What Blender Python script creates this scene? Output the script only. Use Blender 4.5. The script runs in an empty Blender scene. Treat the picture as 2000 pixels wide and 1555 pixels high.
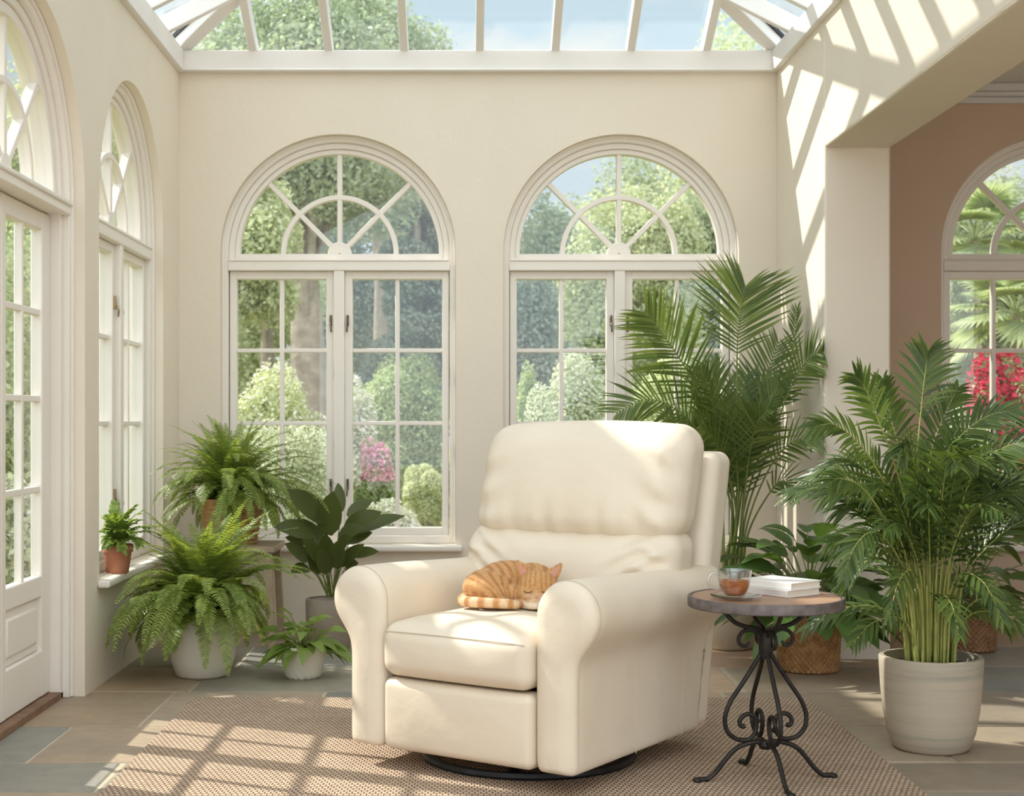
import bpy, bmesh, math, random
import numpy as np
from mathutils import Vector, Matrix

sc = bpy.context.scene
COL = sc.collection
PI = math.pi
rad = math.radians
F_PX, VX, VY, CAM_Z = 2850.0, 905.0, 825.0, 1.06   # focal length and horizon, measured on a 2000 x 1555 frame

# ------------------------------------------------------------------ camera
cam_d = bpy.data.cameras.new('camera')
cam = bpy.data.objects.new('camera', cam_d)
COL.objects.link(cam)
cam.location = (0, 0, CAM_Z)
cam.rotation_euler = (rad(90), 0, 0)
cam_d.sensor_fit = 'HORIZONTAL'
cam_d.sensor_width = 36.0
cam_d.lens = F_PX / 2000 * 36
cam_d.shift_x = (1000 - VX) / 2000
cam_d.shift_y = (VY - 777.5) / 2000
cam_d.clip_start = 0.05
cam_d.clip_end = 300
cam_d.dof.use_dof = True
cam_d.dof.focus_distance = 4.7
cam_d.dof.aperture_fstop = 6.3
sc.camera = cam

# ------------------------------------------------------------------ colour management
sc.view_settings.view_transform = 'Standard'
sc.view_settings.look = 'None'
sc.view_settings.gamma = 1.0
sc.view_settings.exposure = -0.10
sc.view_settings.use_curve_mapping = False
sc.cycles.max_bounces = 10
sc.cycles.diffuse_bounces = 6
sc.cycles.glossy_bounces = 3
sc.cycles.transmission_bounces = 6
sc.cycles.transparent_max_bounces = 16
sc.cycles.caustics_reflective = False
sc.cycles.caustics_refractive = False
sc.cycles.sample_clamp_indirect = 6.0
sc.cycles.use_denoising = True

# ------------------------------------------------------------------ sky: blue with white cloud, brighter overhead; fill brightness added behind the camera
SKY_LOW, SKY_HIGH, SKY_BACK_FILL = 1.0, 1.4, 2.6
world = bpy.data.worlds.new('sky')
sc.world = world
world.use_nodes = True
wn, wl = world.node_tree.nodes, world.node_tree.links
wn.clear()
def wnode(t, **kw):
    n = wn.new(t)
    for k, v in kw.items():
        setattr(n, k, v)
    return n
w_out = wnode('ShaderNodeOutputWorld')
w_bg = wnode('ShaderNodeBackground')
w_tc = wnode('ShaderNodeTexCoord')
w_sep = wnode('ShaderNodeSeparateXYZ')
wl.new(w_tc.outputs['Generated'], w_sep.inputs[0])
w_grad = wnode('ShaderNodeValToRGB')
w_grad.color_ramp.elements[0].position = 0.0
w_grad.color_ramp.elements[0].color = (0.84, 0.92, 0.98, 1)
w_grad.color_ramp.elements[1].position = 0.6
w_grad.color_ramp.elements[1].color = (0.84, 0.87, 0.91, 1)
e = w_grad.color_ramp.elements.new(0.24)
e.color = (0.70, 0.86, 0.97, 1)
wl.new(w_sep.outputs['Z'], w_grad.inputs[0])
w_map = wnode('ShaderNodeMapping')
w_map.inputs['Scale'].default_value = (1.0, 1.0, 2.3)
w_map.inputs['Location'].default_value = (0.43, 0.2, 0.1)
wl.new(w_tc.outputs['Generated'], w_map.inputs[0])
w_noise = wnode('ShaderNodeTexNoise')
w_noise.inputs['Scale'].default_value = 6.5
w_noise.inputs['Detail'].default_value = 5
w_noise.inputs['Roughness'].default_value = 0.55
wl.new(w_map.outputs[0], w_noise.inputs['Vector'])
w_cl = wnode('ShaderNodeValToRGB')
w_cl.color_ramp.elements[0].position = 0.47
w_cl.color_ramp.elements[0].color = (0, 0, 0, 1)
w_cl.color_ramp.elements[1].position = 0.62
w_cl.color_ramp.elements[1].color = (1, 1, 1, 1)
wl.new(w_noise.outputs['Fac'], w_cl.inputs[0])
w_mix = wnode('ShaderNodeMix', data_type='RGBA')
wl.new(w_cl.outputs[0], w_mix.inputs[0])
wl.new(w_grad.outputs[0], w_mix.inputs[6])
w_mix.inputs[7].default_value = (1.0, 0.99, 0.97, 1)
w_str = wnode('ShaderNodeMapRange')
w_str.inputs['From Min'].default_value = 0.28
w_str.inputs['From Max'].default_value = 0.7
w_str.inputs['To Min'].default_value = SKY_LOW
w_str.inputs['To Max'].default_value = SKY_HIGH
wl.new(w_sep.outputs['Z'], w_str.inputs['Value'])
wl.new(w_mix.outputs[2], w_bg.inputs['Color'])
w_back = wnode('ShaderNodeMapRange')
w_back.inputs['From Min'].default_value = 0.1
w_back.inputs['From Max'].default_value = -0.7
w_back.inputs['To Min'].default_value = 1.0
w_back.inputs['To Max'].default_value = SKY_BACK_FILL
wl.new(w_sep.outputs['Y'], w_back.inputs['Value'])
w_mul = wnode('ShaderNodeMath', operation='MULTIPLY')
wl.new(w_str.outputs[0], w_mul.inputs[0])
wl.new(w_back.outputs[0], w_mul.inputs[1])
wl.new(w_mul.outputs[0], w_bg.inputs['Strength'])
wl.new(w_bg.outputs[0], w_out.inputs[0])

# ------------------------------------------------------------------ sun: from the left, behind the back wall
SUN = Vector((1.0, -0.52, -1.01)).normalized()
sun_d = bpy.data.lights.new('sun', 'SUN')
sun_d.energy = 7.0
sun_d.angle = rad(0.8)
sun_d.color = (1.0, 0.93, 0.82)
sun = bpy.data.objects.new('sun', sun_d)
COL.objects.link(sun)
sun.location = (-8, 10, 9)
sun.rotation_euler = SUN.to_track_quat('-Z', 'Y').to_euler()

# ------------------------------------------------------------------ helpers
def at(px, py, Y):
    """the point at depth Y that the photograph shows at pixel (px, py)"""
    return np.array(((px - VX) * Y / F_PX, Y, CAM_Z - (py - VY) * Y / F_PX))

class MB:
    """collects vertices and faces and links them as ONE mesh object"""
    def __init__(s):
        s.v, s.f, s.n = [], [], 0
    def add(s, V, F):
        V = np.asarray(V, dtype=float).reshape(-1, 3)
        s.v.append(V)
        off = s.n
        for f in F:
            s.f.append([int(i) + off for i in f])
        s.n += len(V)
        return s
    def box(s, a, b):
        x0, y0, z0 = a; x1, y1, z1 = b
        V = [(x0,y0,z0),(x1,y0,z0),(x1,y1,z0),(x0,y1,z0),(x0,y0,z1),(x1,y0,z1),(x1,y1,z1),(x0,y1,z1)]
        return s.add(V, [(3,2,1,0),(4,5,6,7),(0,1,5,4),(1,2,6,5),(2,3,7,6),(3,0,4,7)])
    def bar(s, p, q, w, h, up=(0,0,1)):
        """a beam of section w x h from p to q"""
        p, q, up = np.array(p, float), np.array(q, float), np.array(up, float)
        d = q - p; d /= np.linalg.norm(d)
        sx = np.cross(d, up); sx /= np.linalg.norm(sx)
        uz = np.cross(sx, d)
        V = [c + sx*i*w/2 + uz*j*h/2 for c in (p, q) for i, j in ((-1,-1),(1,-1),(1,1),(-1,1))]
        return s.add(V, [(0,1,2,3),(7,6,5,4),(0,4,5,1),(1,5,6,2),(2,6,7,3),(3,7,4,0)])
    def tube(s, path, r, n=8, caps=True):
        P = np.asarray(path, float); m = len(P)
        R = np.full(m, r, float) if np.isscalar(r) else np.asarray(r, float)
        T = np.gradient(P, axis=0); T /= np.linalg.norm(T, axis=1)[:, None] + 1e-12
        a = np.array((0,0,1.0)) if abs(T[0][2]) < 0.9 else np.array((1.0,0,0))
        x = np.cross(T[0], a); x /= np.linalg.norm(x)
        ang = np.arange(n) * 2*PI/n
        V = []
        for i in range(m):
            x = x - T[i]*np.dot(x, T[i]); x /= np.linalg.norm(x) + 1e-12
            y = np.cross(T[i], x)
            V.append(P[i] + R[i]*(np.cos(ang)[:,None]*x + np.sin(ang)[:,None]*y))
        V = np.concatenate(V)
        F = [(i*n+j, i*n+(j+1)%n, (i+1)*n+(j+1)%n, (i+1)*n+j) for i in range(m-1) for j in range(n)]
        if caps:
            F += [tuple(range(n-1,-1,-1)), tuple((m-1)*n+j for j in range(n))]
        return s.add(V, F)
    def lathe(s, prof, n=48, c=(0,0,0), close=False, rfun=None):
        prof = np.asarray(prof, float); m = len(prof)
        ang = np.arange(n)*2*PI/n
        V = np.zeros((m, n, 3))
        rr = np.repeat(prof[:,0:1], n, 1)
        if rfun is not None:
            rr = rfun(rr, ang[None,:], prof[:,1:2])
        V[:,:,0] = rr*np.cos(ang) + c[0]; V[:,:,1] = rr*np.sin(ang) + c[1]; V[:,:,2] = prof[:,1:2] + c[2]
        F = [(i*n+j, i*n+(j+1)%n, (i+1)*n+(j+1)%n, (i+1)*n+j) for i in range(m-1) for j in range(n)]
        if close:
            F += [((m-1)*n+j, (m-1)*n+(j+1)%n, (j+1)%n, j) for j in range(n)]
        else:
            if prof[0,0] > 1e-4: F.append(tuple(range(n-1,-1,-1)))
            if prof[-1,0] > 1e-4: F.append(tuple((m-1)*n+j for j in range(n)))
        return s.add(V.reshape(-1,3), F)
    def build(s, name, mat, parent=None, smooth=35, off=None, attr=None):
        V = np.concatenate(s.v) if s.v else np.zeros((0,3))
        if off is not None: V = V - np.asarray(off, float)
        me = bpy.data.meshes.new(name)
        lens = np.fromiter((len(f) for f in s.f), dtype=np.int32, count=len(s.f))
        idx = np.fromiter((i for f in s.f for i in f), dtype=np.int32, count=int(lens.sum()))
        me.vertices.add(len(V)); me.vertices.foreach_set('co', V.astype(np.float32).ravel())
        me.loops.add(len(idx)); me.loops.foreach_set('vertex_index', idx)
        me.polygons.add(len(lens))
        st = np.zeros(len(lens), dtype=np.int32); st[1:] = np.cumsum(lens)[:-1]
        me.polygons.foreach_set('loop_start', st); me.polygons.foreach_set('loop_total', lens)
        me.polygons.foreach_set('use_smooth', np.full(len(lens), smooth is not None and smooth > 0))
        if attr is not None:
            for k, A in attr.items():
                at_ = me.color_attributes.new(k, 'FLOAT_COLOR', 'POINT')
                C = np.ones((len(V), 4), np.float32); C[:, :3] = A
                at_.data.foreach_set('color', C.ravel())
        me.update(calc_edges=True); me.validate()
        if smooth is not None and 0 < smooth < 180:
            me.set_sharp_from_angle(angle=rad(smooth))
        me.materials.append(mat)
        o = bpy.data.objects.new(name, me)
        COL.objects.link(o)
        if parent is not None: o.parent = parent
        return o

def bevel(o, w=0.004, seg=2):
    m = o.modifiers.new('edge', 'BEVEL'); m.width = w; m.segments = seg; m.limit_method = 'ANGLE'; m.angle_limit = rad(40)
    m.harden_normals = False
    return o

def tag(o, label=None, cat=None, group=None, kind=None):
    if label: o['label'] = label
    if cat: o['category'] = cat
    if group: o['group'] = group
    if kind: o['kind'] = kind
    return o

def empty(name, loc=(0,0,0), rz=0.0):
    o = bpy.data.objects.new(name, None)
    o.empty_display_size = 0.05
    o.location = tuple(float(c) for c in loc); o.rotation_euler = (0, 0, rz)
    COL.objects.link(o)
    return o

def rbox(hx, hy, hz, r, M=9, K=4, c=(0,0,0), fn=None):
    """a box with rounded edges and a fine even grid; fn bends it"""
    def g(h):
        inner = np.linspace(-(h-r), h-r, M)
        cor = (h-r) + r*np.tan(PI/4*np.arange(1, K+1)/K)
        return np.concatenate((-cor[::-1], inner, cor))
    gs = (g(hx), g(hy), g(hz)); h = np.array((hx, hy, hz))
    keys, V, F = {}, [], []
    for ax in range(3):
        a, b = (ax+1) % 3, (ax+2) % 3
        for sg in (-1, 1):
            ga, gb = gs[a], gs[b]; ids = np.zeros((len(ga), len(gb)), int)
            for i, u in enumerate(ga):
                for j, w in enumerate(gb):
                    p = [0,0,0]; p[ax] = sg*h[ax]; p[a] = u; p[b] = w
                    k = (round(p[0],6), round(p[1],6), round(p[2],6))
                    if k not in keys:
                        keys[k] = len(V); V.append(p)
                    ids[i,j] = keys[k]
            for i in range(len(ga)-1):
                for j in range(len(gb)-1):
                    q = (ids[i,j], ids[i+1,j], ids[i+1,j+1], ids[i,j+1])
                    F.append(q if sg > 0 else q[::-1])
    V = np.array(V, float)
    q = np.clip(V, -(h-r), h-r); d = V - q
    L = np.linalg.norm(d, axis=1)[:, None]
    V = q + r*d/np.maximum(L, 1e-9)
    if fn is not None: V = fn(V)
    return V + np.array(c, float), F

def smooth_path(P, n=24):
    """Catmull-Rom through the points"""
    P = np.asarray(P, float)
    Q = np.vstack((2*P[0]-P[1], P, 2*P[-1]-P[-2]))
    t = np.linspace(0, len(P)-1-1e-6, n); i = t.astype(int); f = (t-i)[:,None]
    a, b, c, d = Q[i], Q[i+1], Q[i+2], Q[i+3]
    return 0.5*((2*b) + (c-a)*f + (2*a-5*b+4*c-d)*f**2 + (3*b-a-3*c+d)*f**3)

def norm(a):
    return a / (np.linalg.norm(a, axis=-1, keepdims=True) + 1e-12)

def blades(base, d, nrm, L, W, droop=0.0, segs=4, fold=0.25, prof='lance', curl=0.0):
    """many leaf blades at once: three vertices across, tapering, drooping; returns V, F"""
    base, d, nrm = np.asarray(base, float), norm(np.asarray(d, float)), np.asarray(nrm, float)
    N = len(base)
    L = np.broadcast_to(np.asarray(L, float), (N,)); W = np.broadcast_to(np.asarray(W, float), (N,))
    droop = np.broadcast_to(np.asarray(droop, float), (N,))
    side = norm(np.cross(d, nrm)); up = np.cross(side, d)
    s = np.linspace(0, 1, segs+1)
    if prof == 'lance': w = np.sin(PI*np.clip(0.08+0.92*s, 0, 1)**0.75)**0.8; w[-1] = 0.03
    elif prof == 'leaf': w = np.sin(PI*np.clip(0.04+0.96*s, 0, 1)**0.8)**0.75; w[-1] = 0.02
    elif prof == 'heart': w = np.sin(PI*np.clip(0.12+0.88*s, 0, 1)**0.55)**0.8; w[-1] = 0.02
    else: w = np.clip(1.15-s, 0, 1); w[-1] = 0.1
    V = np.zeros((N, segs+1, 3, 3))
    for k in range(segs+1):
        cen = base + d*(L*s[k])[:,None] + up*(curl*L*s[k]**2)[:,None]
        cen[:,2] -= droop*L*s[k]**2
        for j, sg in enumerate((-1, 0, 1)):
            V[:,k,j] = cen + side*(sg*0.5*W*w[k])[:,None] + up*((0.5*W*w[k]*fold) if sg else 0*W)[:,None]
    F = []
    m = (segs+1)*3
    one = []
    for k in range(segs):
        for j in (0, 1):
            one.append((k*3+j, k*3+j+1, (k+1)*3+j+1, (k+1)*3+j))
    one = np.array(one)
    F = (one[None] + (np.arange(N)*m)[:,None,None]).reshape(-1, 4)
    return V.reshape(-1,3), F.tolist()

# ------------------------------------------------------------------ materials
def new_mat(name):
    m = bpy.data.materials.new(name); m.use_nodes = True
    nt = m.node_tree
    b = nt.nodes['Principled BSDF']
    return m, nt, b

def noise(nt, scale, detail=3, rough=0.5, vec=None):
    n = nt.nodes.new('ShaderNodeTexNoise')
    n.inputs['Scale'].default_value = scale; n.inputs['Detail'].default_value = detail; n.inputs['Roughness'].default_value = rough
    if vec is None:
        tc = nt.nodes.new('ShaderNodeTexCoord'); vec = tc.outputs['Object']
    nt.links.new(vec, n.inputs['Vector'])
    return n

def ramp(nt, fac, stops):
    r = nt.nodes.new('ShaderNodeValToRGB')
    el = r.color_ramp.elements
    while len(el) < len(stops): el.new(0.5)
    for e_, (p, c) in zip(el, stops):
        e_.position = p; e_.color = (*c, 1)
    nt.links.new(fac, r.inputs[0])
    return r

def bump(nt, b, height, strength=0.3, dist=0.01):
    n = nt.nodes.new('ShaderNodeBump')
    n.inputs['Strength'].default_value = strength; n.inputs['Distance'].default_value = dist
    nt.links.new(height, n.inputs['Height']); nt.links.new(n.outputs[0], b.inputs['Normal'])
    return n

def surf(name, c1, c2=None, rough=0.6, scale=8, bstr=0.0, bscale=60, bdist=0.004, metal=0.0, spec=0.4, detail=4):
    m, nt, b = new_mat(name)
    b.inputs['Roughness'].default_value = rough; b.inputs['Metallic'].default_value = metal
    b.inputs['Specular IOR Level'].default_value = spec
    c2 = c2 or tuple(c*0.9 for c in c1)
    n = noise(nt, scale, detail)
    r = ramp(nt, n.outputs['Fac'], [(0.3, c2), (0.7, c1)])
    nt.links.new(r.outputs[0], b.inputs['Base Color'])
    if bstr > 0:
        n2 = noise(nt, bscale, 4, 0.6)
        bump(nt, b, n2.outputs['Fac'], bstr, bdist)
    return m

def leaf_mat(name, c1, c2, rough=0.42, trans=0.35, tcol=None, spec=0.45):
    """two greens spread leaf by leaf, light shining through the blade"""
    m, nt, b = new_mat(name)
    g = nt.nodes.new('ShaderNodeNewGeometry')
    r = ramp(nt, g.outputs['Random Per Island'], [(0.0, c2), (1.0, c1)])
    nt.links.new(r.outputs[0], b.inputs['Base Color'])
    b.inputs['Roughness'].default_value = rough; b.inputs['Specular IOR Level'].default_value = spec
    t = nt.nodes.new('ShaderNodeBsdfTranslucent')
    mx = nt.nodes.new('ShaderNodeMix'); mx.data_type = 'RGBA'; mx.blend_type = 'MULTIPLY'; mx.inputs[0].default_value = 1.0
    nt.links.new(r.outputs[0], mx.inputs[6]); mx.inputs[7].default_value = (*(tcol or (1.5, 1.38, 0.75)), 1)
    nt.links.new(mx.outputs[2], t.inputs['Color'])
    mix = nt.nodes.new('ShaderNodeMixShader'); mix.inputs[0].default_value = trans
    nt.links.new(b.outputs[0], mix.inputs[1]); nt.links.new(t.outputs[0], mix.inputs[2])
    nt.links.new(mix.outputs[0], nt.nodes['Material Output'].inputs['Surface'])
    return m

def glass_mat(name, tint=(0.97, 0.985, 0.98), gloss=0.06, edge=0.5, rough=0.0):
    """clear pane: light passes straight through, a little is mirrored, more at a grazing angle"""
    m, nt, b = new_mat(name)
    nt.nodes.remove(b)
    t = nt.nodes.new('ShaderNodeBsdfTransparent'); t.inputs[0].default_value = (*tint, 1)
    gl = nt.nodes.new('ShaderNodeBsdfGlossy'); gl.inputs['Roughness'].default_value = rough
    lw = nt.nodes.new('ShaderNodeLayerWeight'); lw.inputs['Blend'].default_value = 0.5
    pw = nt.nodes.new('ShaderNodeMath'); pw.operation = 'POWER'; pw.inputs[1].default_value = 4.0
    nt.links.new(lw.outputs['Facing'], pw.inputs[0])
    mul = nt.nodes.new('ShaderNodeMath'); mul.operation = 'MULTIPLY_ADD'
    nt.links.new(pw.outputs[0], mul.inputs[0]); mul.inputs[1].default_value = edge; mul.inputs[2].default_value = gloss
    mul.use_clamp = True
    mix = nt.nodes.new('ShaderNodeMixShader')
    nt.links.new(mul.outputs[0], mix.inputs[0]); nt.links.new(t.outputs[0], mix.inputs[1]); nt.links.new(gl.outputs[0], mix.inputs[2])
    nt.links.new(mix.outputs[0], nt.nodes['Material Output'].inputs['Surface'])
    return m

M = {}
M['plaster'] = surf('cream_plaster', (0.775, 0.705, 0.605), (0.745, 0.67, 0.57), 0.9, 2.2, 0.22, 26, 0.008, spec=0.15)
M['tan'] = surf('tan_plaster', (0.62, 0.475, 0.36), (0.58, 0.445, 0.335), 0.9, 2.0, 0.15, 26, 0.006, spec=0.15)
M['white'] = surf('white_paint', (0.82, 0.775, 0.72), (0.80, 0.75, 0.69), 0.42, 3.0, spec=0.4)
M['roofwhite'] = surf('roof_white_paint', (0.81, 0.785, 0.755), (0.78, 0.755, 0.725), 0.45, 3.0, spec=0.4)
M['ceil'] = surf('ceiling_paint', (0.70, 0.69, 0.67), (0.68, 0.67, 0.65), 0.9, 2.0, spec=0.2)
M['glass'] = glass_mat('window_glass', gloss=0.05)
M['roofglass'] = glass_mat('roof_glass', (0.95, 0.985, 0.99), gloss=0.04)
M['rubber'] = surf('black_gasket', (0.03, 0.033, 0.037), None, 0.6)
M['bronze'] = surf('dark_bronze', (0.16, 0.12, 0.08), (0.08, 0.06, 0.04), 0.4, 20, metal=0.8)
M['brass'] = surf('aged_brass', (0.45, 0.32, 0.16), (0.25, 0.17, 0.08), 0.35, 20, metal=0.9)
M['oak'] = surf('brown_threshold_wood', (0.28, 0.16, 0.10), (0.17, 0.09, 0.055), 0.55, 14, 0.2, 40)
M['lawn'] = surf('lawn', (0.33, 0.33, 0.13), (0.23, 0.24, 0.09), 0.9, 3.0, 0.5, 30, 0.03)

M['bounce_slab'] = surf('pale_bounce_slab', (0.60, 0.55, 0.50), (0.52, 0.475, 0.43), 0.85, 2.0)  # pale, for the added slab that throws warm fill indoors

# flagstone: each slab has its own tone, kept in an attribute
def stone_mat():
    m, nt, b = new_mat('flagstone')
    a = nt.nodes.new('ShaderNodeVertexColor'); a.layer_name = 'tone'
    n1 = noise(nt, 3.0, 6, 0.62); n2 = noise(nt, 14.0, 5, 0.6)
    mx = nt.nodes.new('ShaderNodeMix'); mx.data_type = 'RGBA'; mx.blend_type = 'OVERLAY'; mx.inputs[0].default_value = 0.55
    r = ramp(nt, n1.outputs['Fac'], [(0.25, (0.36, 0.36, 0.38)), (0.5, (0.5, 0.5, 0.5)), (0.75, (0.66, 0.60, 0.53))])
    nt.links.new(a.outputs['Color'], mx.inputs[6]); nt.links.new(r.outputs[0], mx.inputs[7])
    mx2 = nt.nodes.new('ShaderNodeMix'); mx2.data_type = 'RGBA'; mx2.blend_type = 'OVERLAY'; mx2.inputs[0].default_value = 0.3
    r2 = ramp(nt, n2.outputs['Fac'], [(0.3, (0.35, 0.35, 0.35)), (0.7, (0.65, 0.65, 0.65))])
    nt.links.new(mx.outputs[2], mx2.inputs[6]); nt.links.new(r2.outputs[0], mx2.inputs[7])
    nt.links.new(mx2.outputs[2], b.inputs['Base Color'])
    b.inputs['Roughness'].default_value = 0.55; b.inputs['Specular IOR Level'].default_value = 0.35
    bump(nt, b, n2.outputs['Fac'], 0.25, 0.01)
    return m
M['stone'] = stone_mat()

def rug_mat():
    m, nt, b = new_mat('woven_rug')
    tc = nt.nodes.new('ShaderNodeTexCoord')
    def bricks(w, h):
        br = nt.nodes.new('ShaderNodeTexBrick')
        br.offset = 0.5; br.inputs['Scale'].default_value = 1.0
        br.inputs['Brick Width'].default_value = w; br.inputs['Row Height'].default_value = h
        br.inputs['Mortar Size'].default_value = 0.0032; br.inputs['Mortar Smooth'].default_value = 1.0
        br.inputs['Color1'].default_value = (0.58, 0.455, 0.345, 1); br.inputs['Color2'].default_value = (0.50, 0.385, 0.29, 1)
        br.inputs['Mortar'].default_value = (0.22, 0.14, 0.095, 1)
        nt.links.new(tc.outputs['Object'], br.inputs['Vector'])
        return br
    br = bricks(0.0165, 0.0205)
    n = noise(nt, 5.0, 3)
    r = ramp(nt, n.outputs['Fac'], [(0.3, (0.45, 0.44, 0.43)), (0.7, (0.55, 0.55, 0.55))])
    mx = nt.nodes.new('ShaderNodeMix'); mx.data_type = 'RGBA'; mx.blend_type = 'OVERLAY'; mx.inputs[0].default_value = 0.6
    nt.links.new(br.outputs['Color'], mx.inputs[6]); nt.links.new(r.outputs[0], mx.inputs[7])
    nt.links.new(mx.outputs[2], b.inputs['Base Color'])
    b.inputs['Roughness'].default_value = 0.95; b.inputs['Specular IOR Level'].default_value = 0.1
    inv = nt.nodes.new('ShaderNodeMath'); inv.operation = 'SUBTRACT'; inv.inputs[0].default_value = 1.0
    nt.links.new(br.outputs['Fac'], inv.inputs[1])
    bump(nt, b, inv.outputs[0], 0.8, 0.006)
    return m
M['rug'] = rug_mat()
# ------------------------------------------------------------------ the room shell
XL, XR, YB, XP = -1.464, 1.615, 7.52, 1.913       # left wall, right wall, back wall, far side of the right wall
ZE, ZT = 2.86, 2.973                              # under side and top of the eaves beam

def place(o, loc, rz):
    o.location = loc; o.rotation_euler = (0, 0, rz)
    return o

def wall(name, u0, u1, z0, z1, t, holes, mat):
    """a wall in its own frame (u along, y into the wall, z up) with arched openings (centre, radius, bottom, spring)"""
    b = MB()
    def quad(a, c):
        (ua, za), (uc, zc) = a, c
        b.add([(ua,0,za),(uc,0,za),(uc,0,zc),(ua,0,zc)], [(0,1,2,3)])
        b.add([(ua,t,za),(uc,t,za),(uc,t,zc),(ua,t,zc)], [(3,2,1,0)])
    cur = u0
    for (c, R, zb, zs) in sorted(holes):
        quad((cur, z0), (c-R, z1)); cur = c+R
        if zb > z0 + 1e-4: quad((c-R, z0), (c+R, zb))
        K = 40
        A = [(c - R*math.cos(PI*k/K), zs + R*math.sin(PI*k/K)) for k in range(K+1)]
        for (p, q) in zip(A[:-1], A[1:]):
            b.add([(p[0],0,p[1]),(q[0],0,q[1]),(q[0],0,z1),(p[0],0,z1)], [(0,1,2,3)])
            b.add([(p[0],t,p[1]),(q[0],t,q[1]),(q[0],t,z1),(p[0],t,z1)], [(3,2,1,0)])
        path = [(c-R, zb)] + A + [(c+R, zb)]
        n = len(path)
        V = [(p[0], y, p[1]) for p in path for y in (0, t)]
        b.add(V, [(2*i, 2*i+1, 2*i+3, 2*i+2) for i in range(n-1)])
        b.add([(c-R,0,zb),(c+R,0,zb),(c+R,t,zb),(c-R,t,zb)], [(0,1,2,3)])
    quad((cur, z0), (u1, z1))
    b.add([(u0,0,z0),(u0,t,z0),(u0,t,z1),(u0,0,z1)], [(0,1,2,3)])
    b.add([(u1,0,z0),(u1,t,z0),(u1,t,z1),(u1,0,z1)], [(3,2,1,0)])
    b.add([(u0,0,z1),(u1,0,z1),(u1,t,z1),(u0,t,z1)], [(0,1,2,3)])
    o = b.build(name, mat, smooth=30)
    o['kind'] = 'structure'
    return o

ZS, ZB, RW = 1.939, 0.43, 0.607
W1, W2, W3 = -0.646, 0.813, 3.07
LWC, LWR = 6.49, 0.625
DC, DR, DZS = 4.99, 0.655, 1.90
DC_FILL = 3.40  # extra doorway out of view, added to let sun onto the near floor
wall('wall_back', XL-0.3, XP, -0.1, ZE+0.02, 0.25, [(W1, RW, ZB, ZS), (W2, RW, ZB, ZS)], M['plaster']).location = (0, YB, 0)
wall('wall_side_room', XP, 5.2, -0.1, ZE+0.1, 0.25, [(W3, RW, ZB, ZS)], M['tan']).location = (0, YB, 0)
place(wall('wall_left', 0.4, YB, -0.1, ZE+0.02, 0.185, [(LWC, LWR, ZB, ZS), (DC, DR, -0.1, DZS), (DC_FILL, DR, -0.1, DZS)], M['plaster']), (XL, 0, 0), rad(90))

b = MB()                                           # right wall: pier, lintel and the near pier off to the right
b.box((XR, 6.53, -0.1), (XP, YB, ZE+0.02)); b.box((XR, 1.6, 2.289), (XP, 6.53, ZE+0.02)); b.box((XR, 0.4, -0.1), (XP, 1.6, ZE+0.02))
tag(bevel(b.build('wall_right', M['plaster'], smooth=30), 0.012, 3), kind='structure')
b = MB(); b.box((5.2, 0.4, -0.1), (5.4, YB+0.25, 2.9)); tag(b.build('wall_far_right', M['tan']), kind='structure')
b = MB(); b.box((XP, 0.4, 2.80), (5.2, YB, 2.95)); tag(b.build('ceiling_side_room', M['ceil']), kind='structure')
b = MB()                                           # cornice along the side room's back wall
for (d0, z0, z1) in ((0.05, 2.76, 2.80), (0.035, 2.735, 2.76), (0.02, 2.70, 2.735)):
    b.box((XP, YB-d0, z0), (5.2, YB, z1))
tag(bevel(b.build('trim_1', M['ceil']), 0.006), kind='structure')
b = MB(); b.box((XP, YB-0.018, 0.0), (5.2, YB, 0.085)); b.box((XP, YB-0.024, 0.0), (5.2, YB, 0.02))
tag(bevel(b.build('baseboard_side_room', M['tan']), 0.004), kind='structure')

# floor: flagstones laid in rows, each slab cut a little unevenly
rng = random.Random(11)
rows = [0.2, 0.75, 1.3, 1.75, 2.3, 2.8, 3.25, 3.72, 4.19, 4.55, 5.09, 5.74, 6.33, 6.9, 7.52]
tones = [tuple(a*k for a, k in zip(t, (1.09, 0.985, 0.90))) for t in [(0.33,0.295,0.24), (0.36,0.305,0.235), (0.40,0.30,0.22), (0.255,0.255,0.225), (0.235,0.25,0.24), (0.33,0.29,0.235), (0.41,0.325,0.235), (0.29,0.26,0.215)]]
b = MB(); tone = []
b.box((XL-0.2, 0.2, -0.12), (5.2, 7.6, -0.004)); tone += [(0.50, 0.43, 0.33)]*8
last = None
for r0, r1 in zip(rows[:-1], rows[1:]):
    x = XL - 0.16 - rng.random()*0.4
    while x < 5.2:
        w = rng.uniform(0.5, 0.98); x1 = x + w
        g = 0.007
        c = rng.choice([q for q in tones if q != last]); last = c; k = rng.uniform(0.86, 1.14)
        a0, a1 = max(x+g, XL-0.17), min(x1-g, 5.19)
        if a1 - a0 > 0.05:
            j = lambda: rng.uniform(-0.004, 0.004)
            top = [(a0+j(), r0+g+j(), 0), (a1+j(), r0+g+j(), 0), (a1+j(), r1-g+j(), 0), (a0+j(), r1-g+j(), 0)]
            cx, cy = (a0+a1)/2, (r0+r1)/2
            ins = [(px_ + (0.006 if px_ < cx else -0.006), py_ + (0.006 if py_ < cy else -0.006), 0.0) for px_, py_, _ in top]
            V = [(p[0], p[1], -0.012) for p in top] + [(p[0], p[1], -0.003) for p in top] + ins
            b.add(V, [(0,1,5,4),(1,2,6,5),(2,3,7,6),(3,0,4,7),(4,5,9,8),(5,6,10,9),(6,7,11,10),(7,4,8,11),(8,9,10,11)])
            tone += [tuple(t*k for t in c)]*12
        x = x1
tag(b.build('floor', M['stone'], smooth=None, attr={'tone': np.array(tone)}), kind='structure')
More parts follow.
